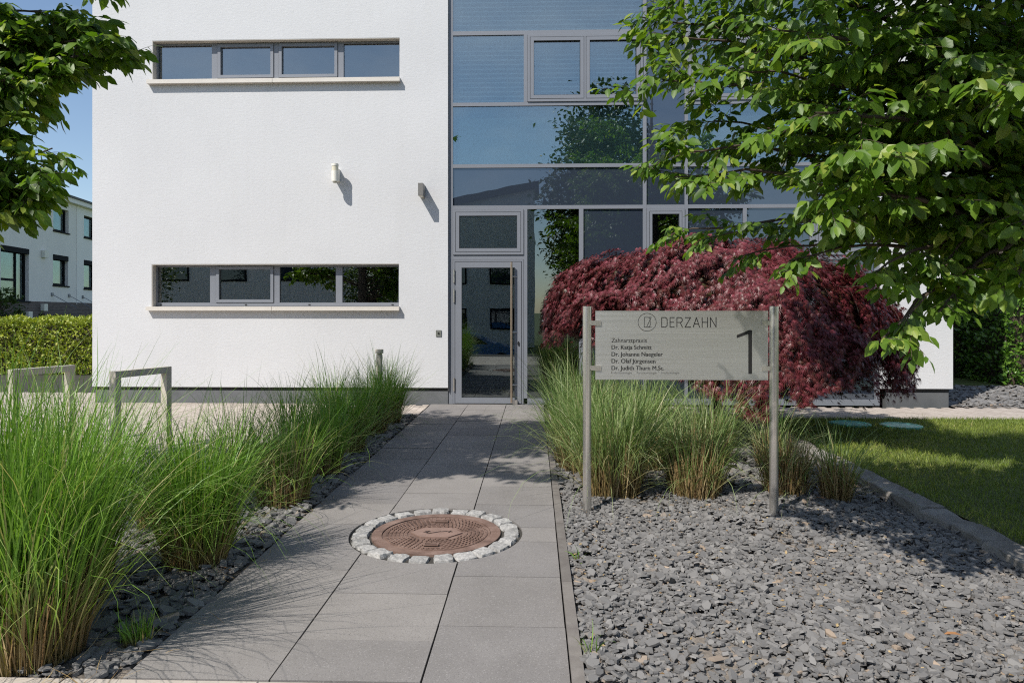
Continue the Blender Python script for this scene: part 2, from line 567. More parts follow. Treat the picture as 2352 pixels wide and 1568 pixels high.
# ================================================================== THE SETTING
def sheet(name, pts, z, mat):
    m = MB()
    m.bm.faces.new([m.bm.verts.new((x, y, z)) for x, y in pts])
    return tag(m.build(name, mat), kind='structure')


def rect(x0, x1, y0, y1):
    return [(x0, y0), (x1, y0), (x1, y1), (x0, y1)]


# one ground sheet to the horizon; it drops to street level behind the viewer
gm = MB()
prof = [(-1500, -0.95), (-4.6, -0.95), (-2.4, -0.06), (1500, -0.06)]
prev = None
for y, z in prof:
    cur = [gm.bm.verts.new((x, y, z)) for x in (-1500, 1500)]
    if prev:
        gm.bm.faces.new((prev[0], prev[1], cur[1], cur[0]))
    prev = cur
tag(gm.build('ground', M['earth']), kind='structure')
sheet('road', rect(-80, 80, -12.5, -6.8), -0.93, M['asphalt'])
sheet('road_verge', rect(-80, 80, -14.6, -12.55), -0.88, M['pave'])
m = MB()
m.box(-80, 80, -6.8, -6.6, -0.95, -0.82)
tag(m.build('street_kerb', M['kerb']), kind='structure')

# the public pavement the viewer stands on
pv = MB().box(-14, 14, -2.3, 2.617, -0.055, -0.012)
pav = tag(pv.build('pavement', M['mortar']), kind='structure')
slab_me = {}
for iy in range(5):
    y1 = 2.614 - iy * 0.7
    x = -6.3 - 0.35 * (iy % 2)
    while x < 6.0:
        b = MB().box(x + .004, x + .746, y1 - .694, y1, -0.04, 0.0)
        b.build('slab', M['pave'], pav, bevel=0.004)
        x += 0.75

# beds
bedL = sheet('planting_bed', rect(-2.76, -1.60, 2.62, 9.42), -0.022, M['soil'])
bedR = sheet('planting_bed', rect(0.20, 2.64, 2.62, 9.05), -0.022, M['soil'])
bedF = sheet('planting_bed', rect(6.29, 10.5, 10.55, 13.6), -0.012, M['soil'])
lawn = sheet('lawn', rect(2.84, 13, 2.66, 9.06), 0.045, M['lawn_soil'])

# ---- garden path of large concrete slabs, cut round the manhole
path = tag(MB().box(-1.59, 0.139, 2.62, 10.64, -0.06, -0.014).build('path', M['mortar']), kind='structure')
MH = (-0.625, 4.425)
cut = bmesh.new()
bmesh.ops.create_cone(cut, cap_ends=True, segments=64, radius1=0.548, radius2=0.548, depth=0.4)
bmesh.ops.translate(cut, verts=cut.verts, vec=(MH[0], MH[1], 0))
cut_me = bpy.data.meshes.new('cutter')
cut.to_mesh(cut_me)
cut.free()
cut_o = bpy.data.objects.new('cutter', cut_me)
COL.objects.link(cut_o)
cols = [(-1.582, -1.016, [2.624, 3.18, 3.77, 4.34, 4.58, 5.08, 5.62, 6.14, 6.65, 7.17, 7.69, 8.2, 8.72, 9.23, 9.74, 10.25, 10.635]),
        (-1.008, -0.436, [2.624, 2.96, 3.46, 4.01, 4.52, 4.95, 5.38, 5.90, 6.41, 6.92, 7.44, 7.95, 8.46, 8.98, 9.49, 10.0, 10.635]),
        (-0.428, 0.134, [2.624, 3.11, 3.70, 4.27, 4.55, 5.08, 5.60, 6.12, 6.63, 7.14, 7.65, 8.17, 8.68, 9.19, 9.71, 10.22, 10.635])]
need = []
for x0, x1, ys in cols:
    for y0, y1 in zip(ys, ys[1:]):
        dz = random.uniform(-0.0025, 0.0025)
        j = 0.0035
        b = MB().box(x0 + random.uniform(-.001, .001), x1 + random.uniform(-.001, .001), y0 + j, y1 - j, -0.05, 0.0 + dz)
        o = b.build('slab', M['slab'], path, bevel=0.004)
        cxn = min(max(MH[0], x0), x1) - MH[0]
        cyn = min(max(MH[1], y0), y1) - MH[1]
        if math.hypot(cxn, cyn) < 0.55:
            md = o.modifiers.new('cut', 'BOOLEAN')
            md.operation = 'DIFFERENCE'
            md.solver = 'EXACT'
            md.object = cut_o
            need.append(o)
dg = bpy.context.evaluated_depsgraph_get()
for o in need:
    ev = o.evaluated_get(dg)
    me = bpy.data.meshes.new_from_object(ev, depsgraph=dg)
    o.modifiers.clear()
    o.data = me
for o in list(need):
    if len(o.data.polygons) == 0:
        bpy.data.objects.remove(o)
bpy.data.objects.remove(cut_o)

# granite setts round the manhole, each knocked about a little
n_s = 23
for k in range(n_s):
    a0 = 2 * math.pi * k / n_s + random.uniform(-.02, .02)
    wid = 2 * math.pi * 0.475 / n_s * random.uniform(0.86, 0.99)
    bm = bmesh.new()
    bmesh.ops.create_cube(bm, size=2.0)
    bmesh.ops.subdivide_edges(bm, edges=bm.edges[:], cuts=3, use_grid_fill=True)
    hx_, hy_ = random.uniform(.050, .060), wid / 2
    for v in bm.verts:
        q = v.co
        k = (abs(q.x) ** 9 + abs(q.y) ** 9 + abs(q.z) ** 9) ** (-1 / 9)
        q = q * k
        v.co = Vector((q.x * hx_ * (1 - .07 * max(q.z, 0)), q.y * hy_ * (1 - .08 * max(q.z, 0)), q.z * .045)) + Vector((random.gauss(0, .0026), random.gauss(0, .0026), random.gauss(0, .0022)))
    rot = Matrix.Rotation(a0 + random.uniform(-.06, .06), 4, 'Z') @ Matrix.Rotation(random.uniform(-.06, .06), 4, 'Y')
    me = bpy.data.meshes.new('sett')
    bm.to_mesh(me)
    bm.free()
    o = link('sett', me, M['granite'], path, smooth=False)
    o.matrix_local = Matrix.Translation((MH[0] + .477 * math.cos(a0), MH[1] + .477 * math.sin(a0), -0.036 + random.uniform(-.005, .004))) @ rot

# path edging on the bed side
edg = tag(MB().box(0.142, 0.192, 2.622, 9.05, -0.08, -0.02).build('path_edging', M['edging']), kind='structure')
y = 2.624
while y < 9.0:
    y2 = min(y + 0.995, 9.05)
    MB().box(0.1415, 0.1925, y, y2 - .004, -0.019, 0.012 + random.uniform(-.002, .003)).build('edging_stone', M['edging'], edg, bevel=0.004)
    y = y2

# rough kerb blocks between gravel and lawn
kerb = tag(MB().box(2.66, 2.82, 2.0, 9.05, -0.09, -0.02).build('lawn_kerb', M['soil']), kind='structure')
y = 2.05
while y < 9.0:
    ln = random.uniform(0.30, 0.42)
    bm = bmesh.new()
    bmesh.ops.create_cube(bm, size=1.0)
    bmesh.ops.scale(bm, vec=(random.uniform(.165, .20), ln - .012, 0.15), verts=bm.verts)
    bmesh.ops.subdivide_edges(bm, edges=bm.edges[:], cuts=2, use_grid_fill=True)
    for v in bm.verts:
        v.co += Vector((random.gauss(0, .006), random.gauss(0, .004), random.gauss(0, .0035)))
    bmesh.ops.bevel(bm, geom=[e for e in bm.edges if e.calc_face_angle(0) > 0.9], offset=0.008, segments=1, affect='EDGES')
    me = bpy.data.meshes.new('kerb_stone')
    bm.to_mesh(me)
    bm.free()
    o = link('kerb_stone', me, M['kerb'], kerb)
    o.location = (2.735 + random.uniform(-.015, .015), y + ln / 2, -0.018 + random.uniform(-.010, .010))
    o.rotation_euler = (random.uniform(-.02, .02), random.uniform(-.03, .03), random.uniform(-.04, .04))
    y += ln
# bed edge against the brick paving
m = MB()
y = 2.66
eb = tag(MB().box(-2.80, -2.765, 2.66, 9.44, -0.09, -0.02).build('bed_edging', M['edging']), kind='structure')
while y < 9.4:
    MB().box(-2.806, -2.758, y, y + .99, -0.019, 0.016).build('edging_stone', M['edging'], eb, bevel=.004)
    y += 0.995

# ---- brick paving: left forecourt and the strip along the front
paving = tag(MB().box(-17, -2.81, 2.66, 16.2, -0.055, -0.016).build('brick_paving', M['mortar']), kind='structure')
tag(MB().box(-2.80, -1.592, 9.445, 10.6, -0.0555, -0.0165).build('brick_paving', M['mortar']), kind='structure')
strip = tag(MB().box(0.145, 14, 9.08, 10.53, -0.055, -0.017).build('brick_paving', M['mortar']), kind='structure')
brick_me = MB()
brick_me.box(-.0475, .0475, -.0975, .0975, -0.045, 0.0)
proto_b = brick_me.build('brick', M['brick'], None, bevel=0.003)
BM = proto_b.data
bpy.data.objects.remove(proto_b)


def bricks(x0, x1, y0, y1):
    out = []
    i = 0
    x = x0 + .05
    while x < x1 - .04:
        y = y0 + .1 - (0.1 if i % 2 else 0.0)
        while y < y1:
            if y > y0 - .001 or i % 2 == 0:
                out.append((x, min(max(y, y0 + .1), y1 - .1) if (y < y0 + .1 or y > y1 - .1) and False else y))
            y += 0.2
        x += 0.1
        i += 1
    return [(a, b) for a, b in out if y0 + .09 <= b <= y1 - .09]


left_b = bricks(-11.5, -2.82, 2.7, 12.0)
near_b = bricks(-2.80, -1.60, 9.45, 10.55)
strip_b = bricks(0.20, 9.5, 9.09, 10.53)
seen = sorted(left_b, key=lambda p: (p[0] + 3.9) ** 2 + (p[1] - 6.9) ** 2)
single = set(seen[:230])
for lst, par in ((list(single), paving), (near_b[:66], paving)):
    for x, y in lst:
        o = bpy.data.objects.new('brick', BM)
        COL.objects.link(o)
        o.parent = par
        o.location = (x, y, random.uniform(-.002, .002))
rest = [p for p in left_b if p not in single] + near_b[66:]
for lst, par in ((rest, paving), (strip_b, strip)):
    P = np.array(lst)
    nb = len(P)
    bx = np.array([(-.0475, -.0975), (.0475, -.0975), (.0475, .0975), (-.0475, .0975)])
    V = np.zeros((nb, 8, 3))
    V[:, :4, :2] = P[:, None, :] + bx[None]
    V[:, 4:, :2] = P[:, None, :] + bx[None]
    V[:, :4, 2] = -0.045
    V[:, 4:, 2] = RNG.uniform(-.002, .002, nb)[:, None]
    fl = np.array([4, 5, 6, 7, 0, 1, 5, 4, 1, 2, 6, 5, 2, 3, 7, 6, 3, 0, 4, 7])
    idx = (fl[None] + 8 * np.arange(nb)[:, None]).ravel()
    o = np_mesh('brick_field', V.reshape(-1, 3), np.full(nb * 5, 4), idx, M['brick'], par)
    o['kind'] = 'stuff'

# ================================================================== OFFICE BUILDING
WY = 10.62      # face of the white render
FY = 10.67      # face of the curtain-wall bars
bld = empty('office_building', (0, WY, 0))
tag(bld, 'white rendered two storey office building with blue glass curtain wall', 'building')
bld_inv = Matrix.Translation((0, -WY, 0))


def bpart(o, parent=None):
    """hang a mesh built in world coordinates under the building"""
    o.parent = parent or bld
    if parent is None:
        o.matrix_parent_inverse = bld_inv
    return o


def wall_holes(x0, x1, z0, z1, y0, y1, holes):
    xs = sorted({x0, x1, *[h[0] for h in holes], *[h[1] for h in holes]})
    zs = sorted({z0, z1, *[h[2] for h in holes], *[h[3] for h in holes]})
    m = MB()
    bm = m.bm
    vf = {(i, k): (bm.verts.new((x, y0, z)), bm.verts.new((x, y1, z))) for i, x in enumerate(xs) for k, z in enumerate(zs)}

    def solid(i, k):
        if not (0 <= i < len(xs) - 1 and 0 <= k < len(zs) - 1):
            return False
        cx, cz = (xs[i] + xs[i + 1]) / 2, (zs[k] + zs[k + 1]) / 2
        return not any(h[0] < cx < h[1] and h[2] < cz < h[3] for h in holes)
    for i in range(len(xs) - 1):
        for k in range(len(zs) - 1):
            if not solid(i, k):
                continue
            a, b, c, d = vf[i, k], vf[i + 1, k], vf[i + 1, k + 1], vf[i, k + 1]
            bm.faces.new((a[0], b[0], c[0], d[0]))
            bm.faces.new((b[1], a[1], d[1], c[1]))
            for (di, dk, p, q) in ((-1, 0, d, a), (1, 0, b, c), (0, -1, a, b), (0, 1, c, d)):
                if not solid(i + di, k + dk):
                    bm.faces.new((p[0], p[1], q[1], q[0]))
    return m


TOP = 7.3
UPW = (-5.93, -2.07, 4.985, 5.615)
LOW = (-5.94, -2.08, 1.49, 2.152)
bpart(wall_holes(-6.878, -1.326, 0.252, TOP, WY, WY + 0.34, [UPW, LOW]).build('wall', M['plaster']))
bpart(wall_holes(5.196, 6.25, 0.262, TOP, WY, WY + 0.34, []).build('wall', M['plaster']))
bpart(MB().box(-6.878, -6.54, WY + .34, 20, .252, TOP).build('side_wall', M['plaster']))
bpart(MB().box(5.91, 6.25, WY + .34, 20, .262, TOP).build('side_wall', M['plaster']))
bpart(MB().box(-6.878, 6.25, 20, 20.3, -.05, TOP).build('rear_wall', M['plaster']))
bpart(MB().box(-6.9, 6.27, WY - .02, 20.32, TOP, TOP + .12).build('roof', M['frame']))
for x0, x1 in ((-6.855, -1.33), (5.29, 6.205)):
    bpart(MB().box(x0, x1, WY + .035, WY + .3, -.06, .20).build('plinth', M['plinth']))
    bpart(MB().box(x0 - .01, x1 + .01, WY + .05, WY + .29, .20, .262).build('drip_joint', M['joint_dark']))
# rooms behind the glass
bpart(MB().box(-6.53, 5.9, WY + .36, 19.9, -.05, -.004).build('floor', M['plinth']))
bpart(MB().box(-6.53, 5.9, WY + .30, 19.9, 3.08, 3.60).build('storey_slab', M['plaster_in']))
bpart(MB().box(-6.53, 5.9, WY + .36, 19.9, 6.75, 6.9).build('ceiling', M['plaster_in']))
bpart(MB().box(-6.5, 5.9, 15.2, 15.3, 0, 3.07).build('partition', M['plaster_in']))
bpart(MB().box(-6.5, 5.9, 15.2, 15.3, 3.61, 6.7).build('partition', M['plaster_in']))
for x in (-4.45, -1.25, 2.3):
    bpart(MB().box(x, x + .1, WY + .5, 15.19, 0, 3.07).build('partition', M['plaster_in']))
    bpart(MB().box(x, x + .1, WY + .5, 15.19, 3.61, 6.7).build('partition', M['plaster_in']))
bpart(MB().box(-0.95, -0.55, 12.9, 13.1, 2.62, 2.72).build('ceiling_lamp', M['lamp_glass']))
bpart(MB().box(-.95, -.3, 13.6, 14.2, 0, 1.05).build('reception_desk', M['plinth']))


def strip_window(op, yf, splits, blind=False):
    """ribbon window: fixed lights and two casements"""
    x0, x1, z0, z1 = op
    g = 0.003
    fr = MB().ring(x0 + .012, x1 - g, z0 + .012, z1 - .012, .022, yf, yf + .07, wb=.055, wt=.028)
    for a, b in splits['mull']:
        fr.box(a, b, yf + .002, yf + .068, z0 + .068, z1 - .041)
    w = bpart(fr.build('strip_window', M['frame'], None, bevel=.002))
    for i, (a, b, c, d) in enumerate(splits['glass']):
        bpart(MB().box(a, b, yf + .030, yf + .042, c, d).build('pane', M['glass_win']), w)
    for a, b, c, d in splits['sash']:
        bpart(MB().ring(a, b, c, d, .004, yf - .003, yf + .02).build('gasket', M['frame_dark']), w)
        bpart(MB().ring(a + .005, b - .005, c + .005, d - .005, .046, yf - .012, yf + .05).build('sash', M['frame'], None, bevel=.002), w)
    for x in splits['caps']:
        bpart(MB().box(x - .016, x + .016, yf - .006, yf + .004, z0 + .028, z0 + .042).build('drain_cap', M['black']), w)
    sx0, sx1 = x0 - .05, x1 + .015
    mid = (sx0 + sx1) / 2
    for a, b in ((sx0, mid - .003), (mid + .003, sx1)):
        s = MB()
        s.prism_z([(a, WY - .078), (b, WY - .078), (b, yf + .01), (a, yf + .01)], z0 - .058, z0 + .004)
        bpart(s.build('sill', M['sill'], None, bevel=.004), w)
    bpart(MB().box(x0 + .001, x0 + .010, WY + .003, yf + .05, z0 + .006, z1 - .003).build('reveal_trim', M['sill']), w)
    bpart(MB().box(x0 + .0105, x1 - .002, WY + .003, yf + .05, z1 - .010, z1 - .001).build('reveal_trim', M['sill']), w)
    return w


YF = WY + .105
wl = strip_window(LOW, YF, dict(mull=[(-5.07, -4.97), (-4.065, -3.97), (-3.087, -2.985)],
                   glass=[(-5.90, -5.068, 1.55, 2.118), (-4.93, -4.10, 1.60, 2.09), (-3.972, -3.085, 1.55, 2.118), (-2.987, -2.11, 1.55, 2.118)],
                   sash=[(-4.975, -4.06, 1.555, 2.125)], caps=[-5.85, -4.5, -3.5, -2.2]))
wu = strip_window(UPW, YF, dict(mull=[(-5.042, -4.945), (-4.063, -3.98), (-3.06, -2.965)],
                   glass=[(-5.90, -5.04, 5.05, 5.58), (-4.90, -4.10, 5.09, 5.56), (-3.93, -3.11, 5.09, 5.56), (-2.967, -2.10, 5.05, 5.58)],
                   sash=[(-4.95, -4.06, 5.052, 5.59), (-3.985, -3.055, 5.052, 5.59)], caps=[-5.85, -4.5, -3.5, -2.2]))
wl['label'] = 'lower ribbon window'
wu['label'] = 'upper ribbon window'
# roller screens behind the outermost lights
bpart(MB().box(-2.975, -2.105, YF + .10, YF + .105, 1.5, 2.13).build('roller_screen', M['spandrel']))
bpart(MB().box(-2.955, -2.095, YF + .10, YF + .105, 5.0, 5.6).build('roller_screen', M['spandrel']))
for x0, x1, z0, n in ((-5.9, -5.05, 5.07, 4), (-4.88, -4.11, 5.1, 3)):
    bl = bpart(MB().box(x0, x1, YF + .12, YF + .15, z0 - .012, z0 - .002).build('blind', M['blind']))
    for k in range(n):
        s = MB()
        s.prism([(x0, z0 + .03 * k + .006), (x1, z0 + .03 * k + .006), (x1, z0 + .03 * k + .009), (x0, z0 + .03 * k + .009)], YF + .115, YF + .15)
        bpart(s.build('slat', M['blind']), bl)

# ---- curtain wall
XL, XR = -1.324, 5.194
ZT = [(5.655, 5.718), (4.567, 4.622), (3.621, 3.676), (2.985, 3.042)]


def bar(name, x0, x1, z0, z1, y0=FY, y1=FY + .09):
    return bpart(MB().box(x0, x1, y0, y1, z0, z1).build(name, M['frame'], None, bevel=.002))


bar('mullion', XL, -1.257, 0, TOP - .1)
bar('mullion', 1.65, 1.703, 0.09, TOP - .1)
bar('mullion', 2.282, 2.330, 0.09, TOP - .1)
bar('mullion', 5.122, XR, 0, TOP - .1)
d = .0015
for z0, z1 in ZT:
    bar('transom', -1.2565, 1.6495, z0, z1, FY + d)
    bar('transom', 2.3305, 5.1215, z0, z1, FY + d)
for z0, z1 in ZT[2:]:
    bar('transom', 1.7035, 2.2815, z0, z1, FY + d)
bar('mullion', -0.167, -0.113, 0.09, 2.9845)
bar('mullion', 0.678, 0.744, 0.09, 2.9845)
bar('mullion', -0.167, -0.113, 4.6225, 5.6545)
bar('mullion', 4.032, 4.086, 4.6225, 5.6545)
bar('mullion', 4.160, 4.235, 0.09, 2.9845)
bar('mullion', 3.16, 3.215, 0.09, 2.9845)
bar('bottom_rail', -0.1125, 1.6495, 0.0, 0.0895, FY + d)
bar('bottom_rail', 1.6505, 5.1215, 0.0, 0.0895, FY + d)
bar('transom', -1.2565, -0.1675, 2.215, 2.285, FY + d)
bar('transom', 4.2355, 5.1215, 2.205, 2.27, FY + d)
bar('transom', 1.7035, 2.2815, 2.29, 2.345, FY + d)
bpart(MB().box(-1.3255, XL - .0005, WY + .01, FY + .05, .2, TOP - .1).build('edge_trim', M['sill']))


def pane(name, x0, x1, z0, z1, mat, y=FY + .022, t=.014):
    return bpart(MB().box(x0, x1, y, y + t, z0, z1).build(name, mat))


def blind(x0, x1, z0, z1, cords):
    bl = bpart(MB().box(x0, x1, FY + .105, FY + .125, z1 - .05, z1).build('blind', M['blind']))
    k = 0
    z = z0 + .02
    while z < z1 - .06:
        s = MB()
        v = [s.bm.verts.new(p) for p in ((x0, FY + .085, z), (x1, FY + .085, z), (x1, FY + .112, z + .026), (x0, FY + .112, z + .026),
                                           (x1, FY + .138, z + .040), (x0, FY + .138, z + .040))]
        s.bm.faces.new((v[0], v[1], v[2], v[3]))
        s.bm.faces.new((v[3], v[2], v[4], v[5]))
        o = bpart(s.build('slat', M['blind']), bl)
        z += .070
    for c in cords:
        bpart(MB().box(c - .003, c + .003, FY + .080, FY + .083, z0, z1 - .05).build('cord', M['lamp_white']), bl)


# top row and window row
for x0, x1, s in ((-1.2575, 1.6505, 1), (2.3295, 5.1225, -1)):
    pane('pane', x0, x1, 5.717, TOP - .1, M['glass_up'])
    blind(x0 + .02, x1 - .02, 5.74, TOP - .12, [x0 + .26 + .58 * k for k in range(5)])
    pane('pane', x0, x1, 3.675, 4.568, M['glass_up'])
    bpart(MB().box(x0, x1, FY + .10, FY + .12, 3.64, 4.60).build('balustrade_panel', M['panel_teal']))
    bpart(MB().box(x0, x1, FY + .024, FY + .044, 3.041, 3.622).build('spandrel_panel', M['spandrel']))
pane('pane', -1.2575, -0.1665, 4.621, 5.656, M['glass_up'])
blind(-1.24, -0.17, 4.64, 5.65, [-1.0, -.42])
pane('pane', 4.0855, 5.1225, 4.621, 5.656, M['glass_up'])
blind(4.10, 5.11, 4.64, 5.65, [4.3, 4.9])
blind(-0.10, 1.64, 4.64, 5.65, [.18, .8, 1.4])
blind(2.34, 4.02, 4.64, 5.65, [2.6, 3.2, 3.8])


def casement(name, x0, x1, z0, z1, lights, mat, wo=.038, ws=.052, yo=FY - .018):
    g = .0035
    c = bpart(MB().ring(x0 + g, x1 - g, z0 + g, z1 - g, wo, yo + .004, FY + .06).build(name, M['frame'], None, bevel=.002))
    bpart(MB().box(x0 - .004, x1 + .004, FY + .012, FY + .016, z0 - .002, z0 + g + .001).build('gasket', M['frame_dark']), c)
    for a, b in lights:
        bpart(MB().ring(a, b, z0 + g + wo + .0005, z1 - g - wo - .0005, .007, yo + .010, FY + .05).build('gasket', M['frame_dark']), c)
        bpart(MB().ring(a + .006, b - .006, z0 + g + wo + .0065, z1 - g - wo - .0065, ws, yo, FY + .055).build('sash', M['frame'], None, bevel=.002), c)
        bpart(MB().ring(a + .006 + ws, b - .006 - ws, z0 + g + wo + .0065 + ws, z1 - g - wo - .0065 - ws, .006, yo + .008, FY + .05).build('gasket', M['frame_dark']), c)
        bpart(MB().box(a + ws, b - ws, FY + .02, FY + .034, z0 + wo + ws, z1 - wo - ws).build('pane', mat), c)
    return c


c1 = casement('double_casement', -0.113, 1.65, 4.622, 5.655, [(-.0705, .755), (.782, 1.6075)], M['glass_up'])
bpart(MB().box(.7555, .7815, FY - .014, FY + .05, 4.664, 5.613).build('meeting_post', M['frame']), c1)
c2 = casement('double_casement', 2.33, 4.032, 4.622, 5.655, [(2.3725, 3.167), (3.195, 3.9895)], M['glass_up'])
bpart(MB().box(3.1675, 3.1945, FY - .014, FY + .05, 4.664, 5.613).build('meeting_post', M['frame']), c2)
casement('transom_window', -1.257, -0.167, 2.285, 2.985, [(-1.2145, -0.2095)], M['glass'])
casement('side_casement', 1.703, 2.282, 2.345, 2.985, [(1.7455, 2.2395)], M['glass'], ws=.036)
casement('side_casement', 4.235, 5.122, 2.27, 2.985, [(4.2775, 5.0795)], M['glass_up'])
# narrow dark bay
for z0, z1 in ((3.675, TOP - .1), (3.041, 3.622)):
    bpart(MB().box(1.7025, 2.2825, FY + .024, FY + .044, z0, z1).build('spandrel_panel', M['spandrel']))
bpart(MB().box(1.7025, 2.2825, FY + .024, FY + .044, .089, 2.291).build('spandrel_panel', M['spandrel']))
bpart(MB().box(0.7435, 1.6505, FY + .024, FY + .044, .089, 2.986).build('spandrel_panel', M['spandrel']))
bpart(MB().box(2.3295, 3.1605, FY + .024, FY + .044, .089, 2.986).build('spandrel_panel', M['spandrel']))
bpart(MB().box(3.2145, 4.1605, FY + .024, FY + .044, .089, 2.986).build('spandrel_panel', M['spandrel']))
bpart(MB().box(4.2345, 5.1225, FY + .024, FY + .044, .089, 2.206).build('spandrel_panel', M['spandrel']))
pane('pane', -0.1135, 0.6785, .089, 2.986, M['glass'])

# ---- entrance door
dr = bpart(MB().ring(-1.253, -0.171, 0.004, 2.212, .026, FY - .004, FY + .08, wb=.002).build('door', M['frame'], None, bevel=.002))
dr['label'] = 'glazed entrance door with long steel pull bar'
bpart(MB().ring(-1.2265, -0.1975, 0.008, 2.1855, .007, FY + .004, FY + .06, wb=.004).build('gasket', M['frame_dark']), dr)
bpart(MB().ring(-1.2192, -0.2048, 0.0125, 2.1782, .098, FY - .010, FY + .055, wb=.085, wt=.088).build('leaf', M['frame'], None, bevel=.003), dr)
bpart(MB().ring(-1.1210, -0.3030, 0.098, 2.090, .006, FY - .004, FY + .05).build('gasket', M['frame_dark']), dr)
bpart(MB().box(-1.122, -0.302, FY + .016, FY + .034, .097, 2.091).build('pane', M['glass']), dr)
h = bpart(MB().tube([(-.352, FY - .085, .03), (-.352, FY - .085, 2.17)], .016, 16).build('pull_bar', M['bronze'], None, smooth=False), dr)
for z in (.30, 1.10, 1.95):
    bpart(MB().tube([(-.352, FY - .085, z), (-.275, FY - .012, z)], .009, 8).build('standoff', M['steel']), dr)
for z in (1.86, 1.56, .20):
    bpart(MB().tube([(-1.236, FY - .022, z), (-1.236, FY - .022, z + .10)], .013, 10).tube([(-1.236, FY - .022, z + .105), (-1.236, FY - .022, z + .20)], .013, 10).build('hinge', M['steel']), dr)
bpart(MB().prism([(-.247 + .014 * math.cos(t), .93 + .034 * math.sin(t)) for t in [k * math.pi / 8 for k in range(16)]], FY - .022, FY - .009).build('lock', M['black'], None, bevel=.003), dr)
bpart(MB().box(-.335, -.262, FY - .05, FY + .0, 0.004, .07).build('floor_stop', M['steel'], None, bevel=.006), dr)
bpart(MB().box(-1.325, -.10, FY - .06, FY + .1, -.05, -.003).build('threshold', M['plinth']))

# ---- fittings on the white wall
wl1 = empty('wall_lamp', (-3.02, WY, 3.50))
tag(wl1, 'white cylindrical lamp with opal top on the white wall, casting long shadow', 'wall lamp')
MB().tube([(0, -.165, -.115), (0, -.165, .045)], .052, 20).build('body', M['lamp_white'], wl1, bevel=.006)
MB().tube([(0, -.165, .0455), (0, -.165, .115)], .049, 20).build('diffuser', M['lamp_glass'], wl1)
MB().tube([(0, -.165, .1155), (0, -.165, .150)], .053, 20).build('cap', M['lamp_white'], wl1, bevel=.005)
MB().box(-.035, .035, -.125, -.001, -.09, .09).build('bracket', M['lamp_white'], wl1, bevel=.003)
MB().tube([(0, -.165, -.14), (0, -.165, -.1155)], .03, 12).build('sensor', M['lamp_glass'], wl1)
wl2 = empty('wall_lamp', (-1.71, WY, 3.25))
tag(wl2, 'small slim grey box lamp on the white wall beside the curtain wall', 'wall lamp')
mm = MB()
mm.prism_z([(-.037, -.235), (.037, -.235), (.037, -.001), (-.037, -.001)], -.092, .092)
mm.build('housing', M['lamp_grey'], wl2, bevel=.004)
MB().box(-.026, .026, -.22, -.03, -.096, -.0925).build('light_slot', M['lamp_white'], wl2)
bell = empty('key_switch', (-1.468, WY, 1.085))
tag(bell, 'small square steel key switch on the white wall by the door', 'switch')
MB().box(-.042, .042, -.012, -.001, -.048, .048).build('plate', M['steel'], bell, bevel=.003)
MB().tube([(0, -.0125, 0), (0, -.02, 0)], .016, 12).build('cylinder', M['black'], bell)

# ================================================================== MANHOLE
mh = empty('manhole_cover', (MH[0], MH[1], 0))
tag(mh, 'round rusty cast iron manhole cover ringed by granite setts in the path', 'manhole cover')


def annulus(r0, r1, z0, z1, n=72):
    m = MB()
    bm = m.bm
    R4 = [[bm.verts.new((r * math.cos(2 * math.pi * k / n), r * math.sin(2 * math.pi * k / n), z)) for k in range(n)]
          for r, z in ((r0, z0), (r1, z0), (r1, z1), (r0, z1))]
    for a in range(4):
        b = (a + 1) % 4
        for k in range(n):
            j = (k + 1) % n
            bm.faces.new((R4[a][k], R4[a][j], R4[b][j], R4[b][k]))
    return m


annulus(0, 0.565, -.055, -.040).build('mortar_bed', M['mortar'], mh)
annulus(.345, .408, -.038, .000).build('frame', M['iron'], mh, bevel=.003)
lid = annulus(0.0, .341, -.036, -.006).build('lid', M['iron'], mh)
annulus(.318, .326, -.0058, -.002).build('rim', M['iron'], lid)
studs = MB()
for ir, r in enumerate([.118 + .0245 * k for k in range(9)]):
    n = int(2 * math.pi * r / .030)
    for k in range(n):
        a = 2 * math.pi * (k + .5 * (ir % 2)) / n
        cx_, cy_ = r * math.cos(a), r * math.sin(a)
        if abs(cx_) < .055 and abs(abs(cy_) - .235) < .035:
            continue
        if abs(cx_) / .20 + abs(cy_) / .21 < 1.0 and abs(cy_) < .112:
            continue
        ca, sa = math.cos(a), math.sin(a)
        q = [(cx_ + ca * u - sa * v, cy_ + sa * u + ca * v) for u, v in ((-.0065, -.0085), (.0065, -.0085), (.0065, .0085), (-.0065, .0085))]
        studs.prism_z(q, -.0057, .0005)
st = studs.build('stud_pattern', M['iron'], lid)
st['kind'] = 'stuff'
MB().prism_z([(-.165, 0), (-.085, -.095), (.085, -.095), (.165, 0), (.085, .095), (-.085, .095)], -.0056, .0015).build('badge', M['iron_pale'], lid, bevel=.001)
mk = MB()
for q in ([(-.050, -.035), (.030, .012), (.024, .020), (-.056, -.027)], [(.030, .006), (.068, .018), (.066, .026), (.028, .014)],
          [(-.085, -.002), (-.060, -.010), (-.056, -.002), (-.081, .006)], [(-.075, .012), (-.040, .004), (-.037, .012), (-.072, .020)],
          [(-.066, -.018), (-.058, -.020), (-.046, .022), (-.054, .024)], [(.074, -.004), (.082, -.004), (.092, .03), (.084, .03)],
          [(.070, .012), (.100, .006), (.101, .013), (.071, .019)]):
    mk.prism_z(q, .0012, .0035)
mk.build('emblem', M['iron_dark'], lid)
